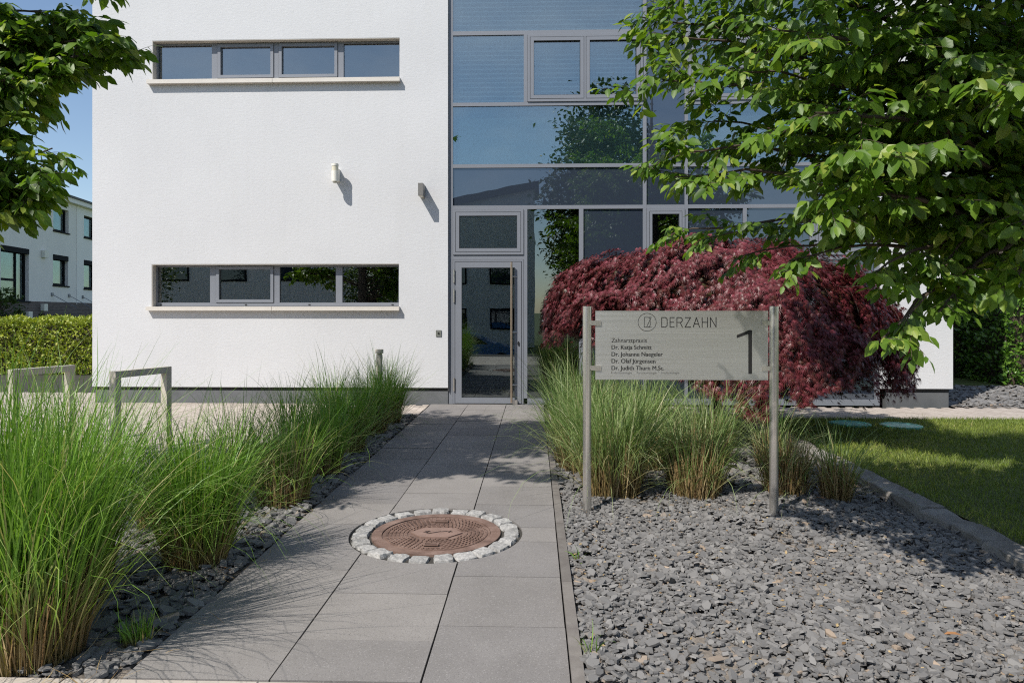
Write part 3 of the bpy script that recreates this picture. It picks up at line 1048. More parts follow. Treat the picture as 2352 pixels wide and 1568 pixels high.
for s in (-1, 1):
    MB().box(-.034, .034, s * .235 - .012, s * .235 + .012, -.0055, -.003).build('lifting_slot', M['iron_dark'], lid)
    annulus(.0, .001, 0, .001, 3)
    MB().ring(-.046, .046, -.022, .022, .010, 0, .006).build('slot_frame', M['iron'], lid).matrix_local = Matrix.Translation((0, s * .235, 0.0005)) @ Matrix.Rotation(R(90), 4, 'X')

# ================================================================== NAME SIGN
SX, SY = 0.0, 4.915
sign = empty('practice_sign', (1.02, 4.93, 0))
tag(sign, 'brushed steel practice name sign between two round steel posts on slate bed', 'sign')
s_inv = Matrix.Translation((-1.02, -4.93, 0))


def spart(o, parent=None):
    o.parent = parent or sign
    if parent is None:
        o.matrix_parent_inverse = s_inv
    return o


for x, y in ((0.371, 4.94), (1.668, 4.915)):
    p = spart(MB().tube([(x, y, -.05), (x, y, 1.445)], .0305, 28).build('post', M['steel'], None, bevel=.002))
    p.data.shade_smooth()
    p.data.set_sharp_from_angle(angle=R(40))
PL = (0.427, 1.628, 0.930, 1.413)
plate = spart(MB().box(PL[0], PL[1], SY, SY + .004, PL[2], PL[3]).build('plate', M['plate']))
for z in (1.328, 1.012):
    spart(MB().box(.396, .465, SY - .010, SY - .0005, z - .016, z + .016).box(.38, .42, SY - .0005, SY + .02, z - .012, z + .012).build('clamp', M['steel'], None, bevel=.0015))
    spart(MB().box(1.585, 1.645, SY - .010, SY - .0005, z - .016, z + .016).box(1.62, 1.655, SY - .0005, SY + .012, z - .012, z + .012).build('clamp', M['steel'], None, bevel=.0015))


def zp(zx, zy):
    """plate drawing units -> metres on the plate"""
    return PL[0] + (zx - 163) / 1682.0, PL[3] - (zy - 88) / 1700.0


def strokes(lines, w):
    m = MB()
    y1 = SY - .0004
    for ln in lines:
        pts = [Vector(zp(*p)) for p in ln]
        for a, b in zip(pts, pts[1:]):
            d_ = (b - a).normalized() * (w * .42)
            n_ = Vector((-d_.y, d_.x)).normalized() * (w * .5)
            a2, b2 = a - d_, b + d_
            m.bm.faces.new([m.bm.verts.new((p.x, y1, p.y)) for p in (a2 - n_, b2 - n_, b2 + n_, a2 + n_)])
            y1 -= .000012
    return m


def arc(cx_, cy_, rx, ry, a0, a1, n=14):
    return [(cx_ + rx * math.cos(R(a0 + (a1 - a0) * k / n)), cy_ + ry * math.sin(R(a0 + (a1 - a0) * k / n))) for k in range(n + 1)]


T_, B_ = 168, 281
lets = [[(942, T_), (942, B_), (972, B_)] + arc(978, 252, 28, 29, 90, 0) + arc(978, 197, 28, 29, 0, -90) + [(942, T_)],
        [(1088, T_), (1040, T_), (1040, B_), (1088, B_)], [(1040, 223), (1082, 223)],
        [(1120, B_), (1120, T_), (1155, T_)] + arc(1157, 197, 26, 29, -90, 90) + [(1120, 226)], [(1158, 226), (1184, B_)],
        [(1217, T_), (1279, T_), (1216, B_), (1281, B_)],
        [(1311, B_), (1348, T_), (1385, B_)], [(1324, 243), (1372, 243)],
        [(1415, T_), (1415, B_)], [(1478, T_), (1478, B_)], [(1415, 224), (1478, 224)],
        [(1511, B_), (1511, T_), (1577, B_), (1577, T_)]]
spart(strokes(lets, .0056).build('lettering', M['black']), plate)
logo = [arc(771, 223, 106, 106, 0, 360, 48), [(738, 165), (738, 282), (765, 282)] + arc(774, 250, 34, 32, 90, 0, 8) + arc(774, 197, 34, 32, 0, -90, 8) + [(738, 165)],
        [(772, 165), (818, 165), (764, 282), (820, 282)]]
spart(strokes(logo, .0034).build('emblem', M['black']), plate)
m1 = MB()
m1.bm.faces.new([m1.bm.verts.new((zp(*p)[0], SY - .0005, zp(*p)[1])) for p in ((1953, 836), (1996, 836), (1996, 315), (1965, 315), (1816, 377), (1820, 412), (1953, 362))])
spart(m1.build('house_number', M['black']), plate)


def text(body, x0, x1, base, off=0.0, bold=0.0):
    cu = bpy.data.curves.new('lettering', 'FONT')
    cu.body = body
    cu.size = 1.0
    cu.offset = off
    cu.resolution_u = 4
    ob = bpy.data.objects.new('lettering', cu)
    COL.objects.link(ob)
    dg_ = bpy.context.evaluated_depsgraph_get()
    me = bpy.data.meshes.new_from_object(ob.evaluated_get(dg_), depsgraph=dg_)
    bpy.data.objects.remove(ob)
    co = np.array([v.co for v in me.vertices])
    lo, hi = co[:, 0].min(), co[:, 0].max()
    a = zp(x0, base)
    b = zp(x1, base)
    sx = (b[0] - a[0]) / (hi - lo)
    sz = sx * 1.04
    for v in me.vertices:
        v.co = (a[0] + (v.co.x - lo) * sx, SY - .0006, a[1] + v.co.y * sz)
    if bold:
        bmx = bmesh.new()
        for i_, dx in enumerate((-bold, 0, bold)):
            n0 = len(bmx.verts)
            bmx.from_mesh(me)
            bmx.verts.ensure_lookup_table()
            for v in bmx.verts[n0:]:
                v.co.x += dx
                v.co.y -= .00004 * i_
        bmx.to_mesh(me)
        bmx.free()
    me.materials.clear()
    o = link('lettering', me, M['black'])
    spart(o, plate)


text('Zahnarztpraxis', 352, 767, 464, .0, .0003)
text('Dr. Katja Schmitt', 354, 822, 546, .0, .0010)
text('Dr. Johanne Naegeler', 354, 955, 629, .0, .0010)
text('Dr. Olaf J\u00fcrgensen', 354, 868, 711, .0, .0010)
text('Dr. Judith Thurn M.Sc.', 354, 971, 793, .0, .0010)
text('Endodontologie', 350, 592, 838, -.012)
text('Parodontologie', 650, 882, 838, -.012)
text('\u00b7', 905, 912, 838, .0)
text('Implantologie', 940, 1148, 838, -.012)

# ================================================================== BICYCLE RACKS, BOLLARD, COVERS
for (xa, ya, xb, yb, lab) in ((-4.06, 6.62, -3.87, 7.20, 'steel bicycle rack frame standing nearer the entrance door behind the grasses'),
                              (-5.19, 6.78, -5.0, 7.34, 'steel bicycle rack frame standing farther from the door, towards the hedge')):
    L = math.hypot(xb - xa, yb - ya)
    rk = empty('bicycle_rack', ((xa + xb) / 2, (ya + yb) / 2, 0), math.atan2(yb - ya, xb - xa))
    tag(rk, lab, 'bike rack', 'bicycle racks on the brick forecourt')
    hw, th = L / 2, .04
    for sx in (-1, 1):
        MB().box(sx * hw - th / 2 - .012, sx * hw + th / 2 + .012, -.04, .04, -.04, .768).build('leg', M['rack'], rk, bevel=.003)
    MB().box(-hw - th / 2 - .012, hw + th / 2 + .012, -.04, .04, .7685, .835).build('top_bar', M['rack'], rk, bevel=.003)
bo = empty('bollard_light', (-2.02, 9.0, 0))
tag(bo, 'slim bronze bollard light with wider cap rising from the grasses', 'bollard')
MB().tube([(0, 0, -.05), (0, 0, .855)], .042, 20).build('post', M['rack'], bo, bevel=.002)
MB().tube([(0, 0, .8555), (0, 0, .872)], .036, 20).build('light_slot', M['lamp_glass'], bo)
MB().tube([(0, 0, .8725), (0, 0, .925)], .054, 20).build('cap', M['rack'], bo, bevel=.003)
for x, y, lab in ((3.82, 8.57, 'turquoise plastic shaft lid lying in the lawn, nearer the sign'), (4.36, 8.44, 'turquoise plastic shaft lid lying in the lawn, farther from the sign')):
    cvr = empty('shaft_lid', (x, y, .05))
    tag(cvr, lab, 'shaft lid', 'turquoise lids in the lawn')
    annulus(0.0, .235, -.03, .012, 36).build('lid', M['cover_green'], cvr, bevel=.004)
    annulus(.19, .215, .0122, .017, 36).build('rim', M['cover_green'], cvr)

# ================================================================== SLATE, LAWN
def chips(name, area, n, size, zlo, zhi, seed, label, keep=None, brown=0.035):
    rg = np.random.default_rng(seed)
    x0, x1, y0, y1 = area
    X = rg.uniform(x0, x1, n)
    Y = rg.uniform(y0, y1, n)
    if keep is not None:
        k = keep(X, Y, rg)
        X, Y = X[k], Y[k]
        n = len(X)
    S = np.minimum(size * np.exp(rg.normal(0, .36, n)), size * 1.75)
    ang = np.sort(rg.uniform(-.35, .35, (n, 6)), axis=1) * 0 + (np.arange(6) * math.pi / 3)[None] + rg.uniform(-.34, .34, (n, 6))
    rr = S[:, None] * rg.uniform(.62, 1.15, (n, 6))
    asp = rg.uniform(.42, .95, n)
    px = rr * np.cos(ang)
    py = rr * np.sin(ang) * asp[:, None]
    th = np.clip(S * rg.uniform(.12, .34, n), .0025, .010)
    top = np.stack([px, py, np.repeat(th[:, None], 6, 1) * rg.uniform(.7, 1.1, (n, 6))], 2)
    bot = np.stack([px * 1.04, py * 1.04, -np.repeat(th[:, None], 6, 1) * .6], 2)
    V = np.concatenate([top, bot], 1)                       # n,12,3
    yaw = rg.uniform(0, 2 * math.pi, n)
    tx, ty = rg.normal(0, .20, n), rg.normal(0, .20, n)
    st = rg.random(n) < .07
    tx[st] += rg.choice([-1, 1], st.sum()) * rg.uniform(.4, .9, st.sum())
    cz, sz = np.cos(yaw), np.sin(yaw)
    x, y, z = V[..., 0], V[..., 1], V[..., 2]
    x, y = x * cz[:, None] - y * sz[:, None], x * sz[:, None] + y * cz[:, None]
    c, s = np.cos(tx)[:, None], np.sin(tx)[:, None]
    y, z = y * c - z * s, y * s + z * c
    c, s = np.cos(ty)[:, None], np.sin(ty)[:, None]
    x, z = x * c + z * s, -x * s + z * c
    mound = .012 * (np.sin(X * 5.1 + 1) * np.cos(Y * 4.3) + np.sin(X * 11 + Y * 9) * .5)
    Z0 = rg.uniform(zlo, zhi, n) ** 1.0 + mound + np.abs(np.sin(tx)) * S * .3
    V = np.stack([x + X[:, None], y + Y[:, None], z + Z0[:, None]], 2)
    flat = [0, 1, 2, 3, 4, 5]
    sizes = [6]
    for i in range(6):
        j = (i + 1) % 6
        flat += [j, i, 6 + i, 6 + j]
        sizes.append(4)
    idx = (np.array(flat)[None] + 12 * np.arange(n)[:, None]).ravel()
    tint = rg.normal(.45, .15, n).clip(0, .84)
    b = rg.random(n) < brown
    tint[b] = rg.uniform(.88, 1, b.sum())
    o = np_mesh(name, V.reshape(-1, 3), np.tile(sizes, n), idx, M['slate'], None, {'tint': np.repeat(tint, 12)})
    tag(o, label, 'gravel', kind='stuff')
    return o


def sand_gaps(X, Y, rg):
    """fewer chips where the sandy soil shows through"""
    f = np.sin(X * 3.1 + 1.3 * np.sin(Y * 2.2)) * np.sin(Y * 2.7 + 1.1 * np.sin(X * 1.9 + 2)) + .5 * np.sin(X * 7 + Y * 5)
    edge = (X < .45) | (Y < 2.95)
    p = np.clip(1.05 - .95 * np.clip(f - .42, 0, 1) - .3 * edge, .2, 1)
    return rg.random(len(X)) < p


chips('slate_gravel', (0.20, 2.66, 2.64, 5.6), 26000, .0185, -.022, .007, 3, 'grey slate chippings covering the bed round the name sign', sand_gaps)
chips('slate_grit', (0.20, 2.64, 2.63, 4.6), 5200, .0065, -.022, -.012, 8, 'fine slate grit and sand between the chippings in front of the sign', None, .35)
chips('slate_gravel', (0.20, 2.66, 5.6, 9.05), 4600, .033, -.022, .012, 4, 'grey slate chippings behind the clumps and round the red maple', None)
chips('slate_gravel', (-2.74, -1.605, 2.65, 9.40), 9300, .029, -.020, .016, 5, 'dark slate chippings under the grasses along the path', None, .03)
chips('slate_gravel', (6.30, 10.4, 10.56, 13.5), 3800, .040, -.012, .014, 6, 'shaded slate chippings beyond the far corner of the office building', None, .03)


def ribbons(base, azi, th0, curl, length, width, seg, rg, power=1.5, twist=None):
    """curved tapering blades; returns verts (n,seg+1,2,3) and the position along the blade"""
    n = len(azi)
    s = np.linspace(0, 1, seg + 1)
    th = th0[:, None] + curl[:, None] * s[None] ** power
    ds = length[:, None] / seg
    mid = (th[:, 1:] + th[:, :-1]) / 2
    hx = np.concatenate([np.zeros((n, 1)), np.cumsum(np.sin(mid) * ds, 1)], 1)
    hz = np.concatenate([np.zeros((n, 1)), np.cumsum(np.cos(mid) * ds, 1)], 1)
    drift = rg.normal(0, .7, n)
    az = azi[:, None] + drift[:, None] * s[None] ** 1.3
    azm = (az[:, 1:] + az[:, :-1]) / 2
    dh = np.diff(hx, axis=1)
    C = np.empty((n, seg + 1, 3))
    C[:, 0, :2] = base[:, :2]
    C[:, 1:, 0] = base[:, None, 0] + np.cumsum(dh * np.cos(azm), 1)
    C[:, 1:, 1] = base[:, None, 1] + np.cumsum(dh * np.sin(azm), 1)
    C[..., 2] = base[:, None, 2] + hz
    tw = rg.uniform(-1.2, 1.2, n) if twist is None else twist
    side = np.stack([np.cos(azi + math.pi / 2 + tw), np.sin(azi + math.pi / 2 + tw), np.zeros(n)], 1)
    w = width[:, None] * (1 - s[None] ** 2.2) * (.55 + .45 * np.minimum(1, s[None] * 4)) + .0004
    V = np.stack([C - side[:, None] * w[..., None] / 2, C + side[:, None] * w[..., None] / 2], 2)
    return V, s


def ribbon_mesh(name, V, s, tint, mat, parent=None):
    n, k = V.shape[0], V.shape[1]
    base = (np.arange(n) * k * 2)[:, None, None]
    i = np.arange(k - 1)[None, :, None] * 2
    q = base + i + np.array([0, 1, 3, 2])[None, None, :]
    return np_mesh(name, V.reshape(-1, 3), np.full(n * (k - 1), 4), q.ravel(), mat, parent,
                   {'tint': np.repeat(tint, k * 2), 'along': np.tile(np.repeat(s, 2), n)}, smooth=True)


# short lawn, denser where it is seen
rg = np.random.default_rng(21)
nl = 150000
X = rg.uniform(2.83, 9.2, nl)
Yv = 2.7 + (9.07 - 2.7) * rg.random(nl) ** .85
dx_, dy_ = X - 3.82, Yv - 8.57
dx2, dy2 = X - 4.36, Yv - 8.44
ok = (X < 0.78 * Yv + .9) & (dx_ ** 2 + dy_ ** 2 > .05) & (dx2 ** 2 + dy2 ** 2 > .05)
X, Yv = X[ok], Yv[ok]
nl = len(X)
ln = rg.uniform(.022, .055, nl) * (1 + .9 * (rg.random(nl) < .04)) * np.where(X < 2.95, 1.5, 1.0)
base = np.stack([X, Yv, np.full(nl, .043)], 1)
patch = .5 + .25 * np.sin(X * 2.1 + Yv * 1.3) * np.sin(Yv * 2.9 - X)
V, s = ribbons(base, rg.uniform(0, 6.28, nl), rg.uniform(.05, .6, nl), rg.uniform(.2, 1.0, nl), ln, rg.uniform(.003, .0055, nl), 2, rg)
o = ribbon_mesh('lawn_grass', V, s, np.clip(patch + rg.normal(0, .22, nl), 0, 1), M['lawn'])
tag(o, 'short mown grass of the lawn beside the office building', 'grass', kind='stuff')

# ================================================================== ORNAMENTAL GRASSES
def clump(name, loc, height, rbase, nblades, nstraw, seed, lab, group, mat='grass', lean=(0, 0), wispy=40, straw_h=.30, spread=1.0):
    rg = np.random.default_rng(seed)
    e = empty(name, (loc[0], loc[1], -.01))
    tag(e, lab, 'grass', group)

    def bases(n, k=1.0):
        r = rbase * k * np.sqrt(rg.random(n))
        a = rg.uniform(0, 2 * math.pi, n)
        return np.stack([r * np.cos(a), r * np.sin(a), np.zeros(n)], 1), a, r / rbase
    n = int(nblades * .82)
    b, a, rr = bases(n)
    azi = a + rg.normal(0, 1.0, n)
    azi = np.arctan2(np.sin(azi) + lean[1], np.cos(azi) + lean[0])
    L = height * rg.normal(.96, .2, n).clip(.4, 1.45)
    th0 = (.03 + .17 * rr * spread) * rg.uniform(.2, 1.8, n)
    curl = rg.gamma(1.7, .42, n).clip(.03, 2.4) * spread
    V, s = ribbons(b, azi, th0, curl, L, rg.uniform(.0044, .0092, n) * (1 + .1 * height), 7, rg, power=2.0)
    tint = rg.normal(.45, .24, n).clip(0, .9)
    dead = rg.random(n) < .06
    tint[dead] = rg.uniform(.92, 1, dead.sum())
    # long arching outer blades
    n2 = wispy
    b2, a2, r2 = bases(n2)
    V2, _ = ribbons(b2, a2 + rg.normal(0, .7, n2), rg.uniform(.08, .75, n2) * spread, rg.uniform(.5, 2.5, n2), height * rg.uniform(.75, 1.5, n2), rg.uniform(.003, .005, n2), 7, rg, power=1.8)
    V = np.concatenate([V, V2])
    tint = np.concatenate([tint, rg.uniform(.45, 1, n2)])
    ribbon_mesh('blades', V, s, tint, M[mat], e)
    # dry cut stalks at the foot
    n3 = nstraw
    if n3 == 0:
        return e
    b3, a3, r3 = bases(n3, 1.04)
    V3, s3 = ribbons(b3, a3 + rg.normal(0, .7, n3), rg.uniform(0, .22, n3) * (.4 + r3), rg.uniform(-.1, .3, n3), straw_h * rg.normal(1, .28, n3).clip(.3, 1.7), rg.uniform(.004, .0075, n3), 3, rg)
    ribbon_mesh('dry_stalks', V3, s3, rg.random(n3), M['straw'], e)
    # a few broken blades lying on the ground
    return e


GL = 'ornamental grasses along the path'
left = [(-2.05, 2.80, .98, .17, 1400, 520, 'tallest nearest ornamental grass clump at the corner of pavement and path', .32, (.1, .0)),
        (-2.50, 3.00, 1.02, .19, 1000, 300, 'ornamental grass clump cut by the picture edge beside the pavement corner', .30, (0, 0)),
        (-2.36, 3.50, .95, .16, 750, 260, 'ornamental grass clump just behind the tall corner clump', .30, (0, 0)),
        (-1.875, 3.80, .76, .145, 1000, 520, 'bright ornamental grass clump with tan foot leaning over the path slabs', .30, (.45, -.1)),
        (-2.42, 4.45, .74, .13, 260, 140, 'ornamental grass clump in the back row in front of nearer bicycle rack', .24, (0, 0)),
        (-1.84, 5.05, .62, .17, 520, 620, 'shaded grass clump with wide brown stubble foot, beside the manhole', .33, (0, 0)),
        (-2.40, 5.60, .72, .13, 220, 120, 'back row grass clump between brown stubble clump and the racks', .24, (0, 0)),
        (-1.85, 6.00, .66, .15, 620, 260, 'dark green shaded grass clump halfway along the path', .26, (0, 0)),
        (-2.38, 6.75, .76, .13, 220, 120, 'back row grass clump with bare blades against the grey plinth', .24, (0, 0)),
        (-1.87, 6.95, .70, .15, 620, 220, 'soft green shaded grass clump beyond halfway along the path', .26, (0, 0)),
        (-2.36, 8.00, .80, .14, 240, 120, 'back row grass clump in front of the bollard light', .24, (0, 0)),
        (-1.87, 7.95, .74, .15, 600, 240, 'grass clump at the path edge second from the entrance paving', .28, (0, 0)),
        (-1.88, 8.85, .78, .16, 650, 300, 'sunlit grass clump round the bollard light nearest the entrance paving', .28, (.1, 0))]
for i, (x, y, hgt, rb, nbl, ns, lab, sh, lean) in enumerate(left):
    clump('grass_clump', (x, y), hgt, rb, nbl, int(ns * 1.45), 100 + i, lab, GL, 'grass', lean, int(80 + nbl * .13), sh + .04, .82 if y < 3.6 else 1.0)
GRT = 'ornamental grasses round the name sign'
right = [(.60, 5.42, .82, .20, 1050, 800, 'dense grass clump just behind the sign post nearest the path', .38, 1.25),
         (1.25, 5.48, .64, .19, 700, 900, 'grass clump with broad straw foot below the middle of the sign plate', .38, 1.25),
         (1.95, 5.50, .56, .15, 150, 560, 'sparse grass clump of cut straw right behind the sign post by the lawn', .34, 1.4),
         (2.27, 5.32, .58, .10, 110, 300, 'smallest straw grass clump beside the lawn kerb end', .27, 1.4),
         (.42, 6.25, .86, .19, 900, 420, 'grass clump overhanging the path edge behind the front clumps', .34, 1.3),
         (1.00, 6.40, .82, .19, 650, 350, 'grass clump in second row behind the sign plate lettering', .34, 1.25),
         (1.62, 6.55, .74, .18, 480, 320, 'grass clump in second row in front of the maple trunk', .34, 1.25),
         (.42, 7.25, .88, .19, 600, 250, 'grass clump in third row along the path edge', .3, 1.25),
         (1.10, 7.40, .80, .19, 420, 200, 'grass clump in third row under the red maple', .3, 1.2),
         (.45, 8.35, .90, .20, 600, 250, 'grass clump nearest the fixed pane beside the entrance door', .3, 1.25),
         (2.2, 6.55, .60, .14, 110, 160, 'thin grass clump between second row and the lawn', .24, 1.4)]
for i, (x, y, hgt, rb, nbl, ns, lab, sh, sp) in enumerate(right):
    clump('grass_clump', (x, y), hgt, rb, nbl, ns, 200 + i, lab, GRT, 'grass_pale', (0, 0), int(60 + nbl * .09), sh, sp)
clump('grass_tuft', (-1.68, 2.90), .13, .05, 90, 10, 301, 'small green grass tuft growing through slate at the path corner', None, 'grass', (0, 0), 8, .08)
clump('grass_tuft', (.235, 2.86), .12, .02, 14, 0, 302, 'tiny weed tuft beside the path edging in the foreground', None, 'grass', (0, 0), 3, .05, 1.6)
clump('grass_tuft', (.245, 3.95), .09, .02, 10, 0, 303, 'tiny weed tuft in slate opposite the manhole', None, 'grass', (0, 0), 2, .05, 1.6)

# ================================================================== LEAVES AND TREES
def leaf_proto(w=.265, fold=.13, droop=.16):
    """ovate leaf, length 1, folded along the midrib"""
    ys = [0, .28, .68, 1.0]
    ws = [.03, .93, .80, .0]
    v, uv = [], []
    for y, k in zip(ys, ws):
        z = -droop * y * y
        v += [(-w * k, y, z + fold * k * .5), (0, y, z), (w * k, y, z + fold * k * .5)]
        uv += [(-w * k, y), (0, y), (w * k, y)]
    f = []
    for i in range(len(ys) - 2):
        a = 3 * i
        f += [(a, a + 1, a + 4, a + 3), (a + 1, a + 2, a + 5, a + 4)]
    a = 3 * (len(ys) - 2)
    f += [(a, a + 1, a + 4), (a + 1, a + 2, a + 4)]
    return np.array(v, float), f, np.array(uv, float)


def small_proto(w=.28):
    v = np.array([(0, 0, 0), (-w, .4, .06), (0, .45, 0), (w, .4, .06), (0, 1, -.08)], float)
    return v, [(0, 2, 1), (0, 3, 2), (1, 2, 4), (2, 3, 4)], None


LEAF = leaf_proto()
SMALL = small_proto()


class Twigs:
    """gathers branch tubes and leaf positions of one tree"""
    def __init__(self, seed, gap=.034, leaf=.085):
        self.rd = random.Random(seed)
        self.wood = MB()
        self.P, self.A, self.Nn, self.S, self.T = [], [], [], [], []
        self.gap, self.leaf = gap, leaf

    def rv(self):
        r = self.rd
        return Vector((r.gauss(0, 1), r.gauss(0, 1), r.gauss(0, 1))).normalized()

    def curve(self, a, b, sag, n, jit):
        """points from a to b; arch upward by sag then droop"""
        out = []
        for i in range(n + 1):
            t = i / n
            p = a.lerp(b, t)
            p.z += sag * 4 * t * (1 - t)
            if 0 < i < n:
                p += self.rv() * jit
            out.append(p)
        return out

    def leaves_on(self, pts, t0=0.0, scale=1.0):
        r = self.rd
        alt = r.choice((-1, 1))
        acc = r.random() * self.gap
        for p, q in zip(pts, pts[1:]):
            d = q - p
            L = d.length
            if L < 1e-5:
                continue
            d = d / L
            side = d.cross(Vector((0, 0, 1)))
            if side.length < .05:
                side = self.rv()
            side.normalize()
            while acc < L:
                pos = p + d * acc
                ax = (d * r.uniform(.35, .9) + side * alt * r.uniform(.5, 1.1) + Vector((0, 0, -1)) * r.uniform(.15, 1.25) + self.rv() * .25).normalized()
                nn = Vector((-.36, -.40, .75)) * r.uniform(.7, 1.3) + self.rv() * .62 + side * alt * .15
                self.P.append(pos)
                self.A.append(ax)
                self.Nn.append(nn)
                self.S.append(self.leaf * scale * r.uniform(.5, 1.32))
                self.T.append(min(1, max(0, r.gauss(.5, .25))))
                alt = -alt
                acc += self.gap * r.uniform(.7, 1.3)
            acc -= L
        # end leaf
        d = (pts[-1] - pts[-2]).normalized()
        self.P.append(pts[-1]); self.A.append((d + Vector((0, 0, -.3))).normalized()); self.Nn.append(Vector((0, 0, 1)) + self.rv() * .4)
        self.S.append(self.leaf * scale * r.uniform(.6, 1.0)); self.T.append(min(1, r.uniform(.5, 1.0)))

    def twig(self, p, d, L, depth=0, droop=.25, rad=.0032, sub=3):
        r = self.rd
        n = 5 if depth == 0 else 3
        pts = [p.copy()]
        dd = d.normalized()
        for i in range(n):
            dd = (dd + Vector((0, 0, -droop * .16 * (i + 1) / n)) + self.rv() * .10).normalized()
            pts.append(pts[-1] + dd * (L / n))
        self.wood.tube(pts, [rad * (1 - .75 * i / n) for i in range(n + 1)], 3, cap=False)
        self.leaves_on(pts[1 if depth == 0 else 0:])
        if depth < 1:
            for k in range(sub):
                i = 1 + int(k * (n - 1) / max(sub, 1)) % n
                s = 1 if (k % 2) else -1
                loc = pts[i]
                dl = (pts[i + 1 if i < n else i] - pts[i - 1]).normalized()
                sd = dl.cross(Vector((0, 0, 1)))
                if sd.length < .05:
                    sd = self.rv()
                sd.normalize()
                self.twig(loc, dl * .7 + sd * s * .8 + self.rv() * .2, L * r.uniform(.35, .6), 1, droop * 1.2, rad * .6)

    def limb(self, a, b, sag, r0, ntw, tlen, t_start=.25, droop=.25, sub=3, spread=.9):
        r = self.rd
        n = 12
        pts = self.curve(a, b, sag, n, .018 * (b - a).length / 2)
        self.wood.tube(pts, [max(.004, r0 * (1 - .82 * i / n)) for i in range(n + 1)], 6, cap=False)
        for k in range(ntw):
            t = t_start + (1 - t_start) * (k + r.random()) / ntw
            f = t * n
            i = min(int(f), n - 1)
            p = pts[i].lerp(pts[i + 1], f - i)
            dl = (pts[i + 1] - pts[i]).normalized()
            sd = dl.cross(Vector((0, 0, 1)))
            if sd.length < .05:
                sd = self.rv()
            sd.normalize()
            s = 1 if k % 2 else -1
            dv = dl * .75 + sd * s * spread * r.uniform(.4, 1.2) + Vector((0, 0, r.uniform(-.75, .65)))
            self.twig(p, dv, tlen * r.uniform(.65, 1.25) * (1.15 - .5 * t), 0, droop, sub=sub)
        self.twig(pts[-2], pts[-1] - pts[-2], tlen * .6, 0, droop, sub=sub)

    def finish(self, root, proto, leafmat, woodmat, crown='crown', wood='branches'):
        inv = Matrix.Translation(-Vector(root.location))
        o = self.wood.build(wood, woodmat, root)
        o.matrix_parent_inverse = inv
        V, sz, idx, ti, uv = scatter(proto, np.array([tuple(v) for v in self.P]), np.array([tuple(v) for v in self.A]), np.array([tuple(v) for v in self.Nn]), np.array(self.S), np.array(self.T))
        c = np_mesh(crown, V, sz, idx, leafmat, root, {'tint': ti}, uv, smooth=True)
        c.matrix_parent_inverse = inv
        return len(self.P)


def trunk(root, pts, radii, mat, n=14):
    o = MB().tube(pts, radii, n).build('trunk', mat, root, smooth=True)
    o.matrix_parent_inverse = Matrix.Translation(-Vector(root.location))


# hornbeam over the lawn
tr = empty('hornbeam_tree', (3.05, 3.85, .04))
tag(tr, 'large leafy hornbeam hanging over the lawn and the sign', 'tree')
trunk(tr, [(3.05, 3.85, -.05), (3.06, 3.86, .6), (3.02, 3.88, 1.6), (2.98, 3.9, 2.8), (2.96, 3.95, 4.2), (2.9, 4.0, 5.6), (2.9, 4.05, 6.8)], [.17, .13, .12, .11, .085, .05, .015], M['bark'])
T = Twigs(5, .030, .076)


def on_trunk(z, base=(3.0, 3.88)):
    return Vector((base[0] - .02 * z, base[1] + .02 * z, z))


# limbs reaching over the bed: start height, end point, arch, twigs, twig length
RL = [(2.3, (.62, 4.15, 3.15), .10, 16, .50), (2.2, (.72, 3.85, 2.92), .12, 18, .50), (2.0, (.66, 3.62, 2.60), .12, 20, .50), (1.8, (.64, 3.52, 2.22), .15, 20, .46),
      (1.75, (.68, 3.42, 2.06), .16, 16, .42), (1.9, (.98, 3.85, 2.45), .10, 18, .50), (1.7, (.97, 5.2, 1.97), .16, 12, .34), (1.7, (1.2, 5.0, 1.92), .16, 11, .34),
      (1.6, (1.46, 4.95, 1.80), .14, 10, .32), (1.5, (1.28, 3.55, 1.66), .16, 9, .28), (1.7, (1.22, 3.6, 2.12), .12, 12, .34), (1.6, (1.34, 3.4, 1.88), .14, 10, .34),
      (1.6, (1.2, 3.0, 1.90), .14, 15, .40), (1.6, (1.22, 2.55, 1.74), .20, 12, .34), (1.6, (1.14, 2.44, 1.76), .20, 10, .30), (1.55, (1.13, 2.38, 1.52), .22, 11, .30),
      (1.55, (1.20, 2.34, 1.36), .22, 11, .28), (1.55, (1.16, 2.37, 1.31), .24, 9, .24), (1.7, (1.34, 2.36, 1.40), .2, 9, .28), (1.9, (1.56, 2.3, 1.52), .18, 10, .3), (1.9, (1.40, 2.42, 1.56), .20, 8, .28), (1.9, (1.52, 2.22, 1.66), .18, 9, .30),
      (2.1, (1.06, 2.24, 2.28), .20, 14, .38), (2.2, (1.22, 2.32, 2.34), .20, 14, .40), (2.3, (1.04, 3.0, 2.60), .16, 18, .48), (2.1, (1.02, 3.4, 2.56), .14, 18, .50),
      (1.9, (1.15, 2.9, 2.22), .16, 16, .44), (1.8, (1.26, 2.8, 2.04), .16, 16, .42), (2.0, (1.30, 2.4, 2.18), .18, 14, .40), (2.1, (1.26, 2.12, 2.16), .20, 13, .38),
      (2.0, (1.30, 1.95, 2.02), .20, 12, .34), (2.4, (1.02, 4.15, 3.08), .10, 18, .50),
      (2.2, (1.5, 3.6, 2.66), .10, 18, .50), (2.0, (1.7, 3.4, 2.30), .10, 16, .46), (1.8, (1.58, 3.3, 2.02), .10, 16, .44),
      (2.5, (.80, 3.5, 3.05), .16, 18, .50), (2.6, (1.0, 2.8, 2.95), .2, 18, .50), (2.6, (1.25, 2.35, 2.7), .2, 16, .46), (2.3, (1.6, 2.7, 2.5), .14, 16, .46)]
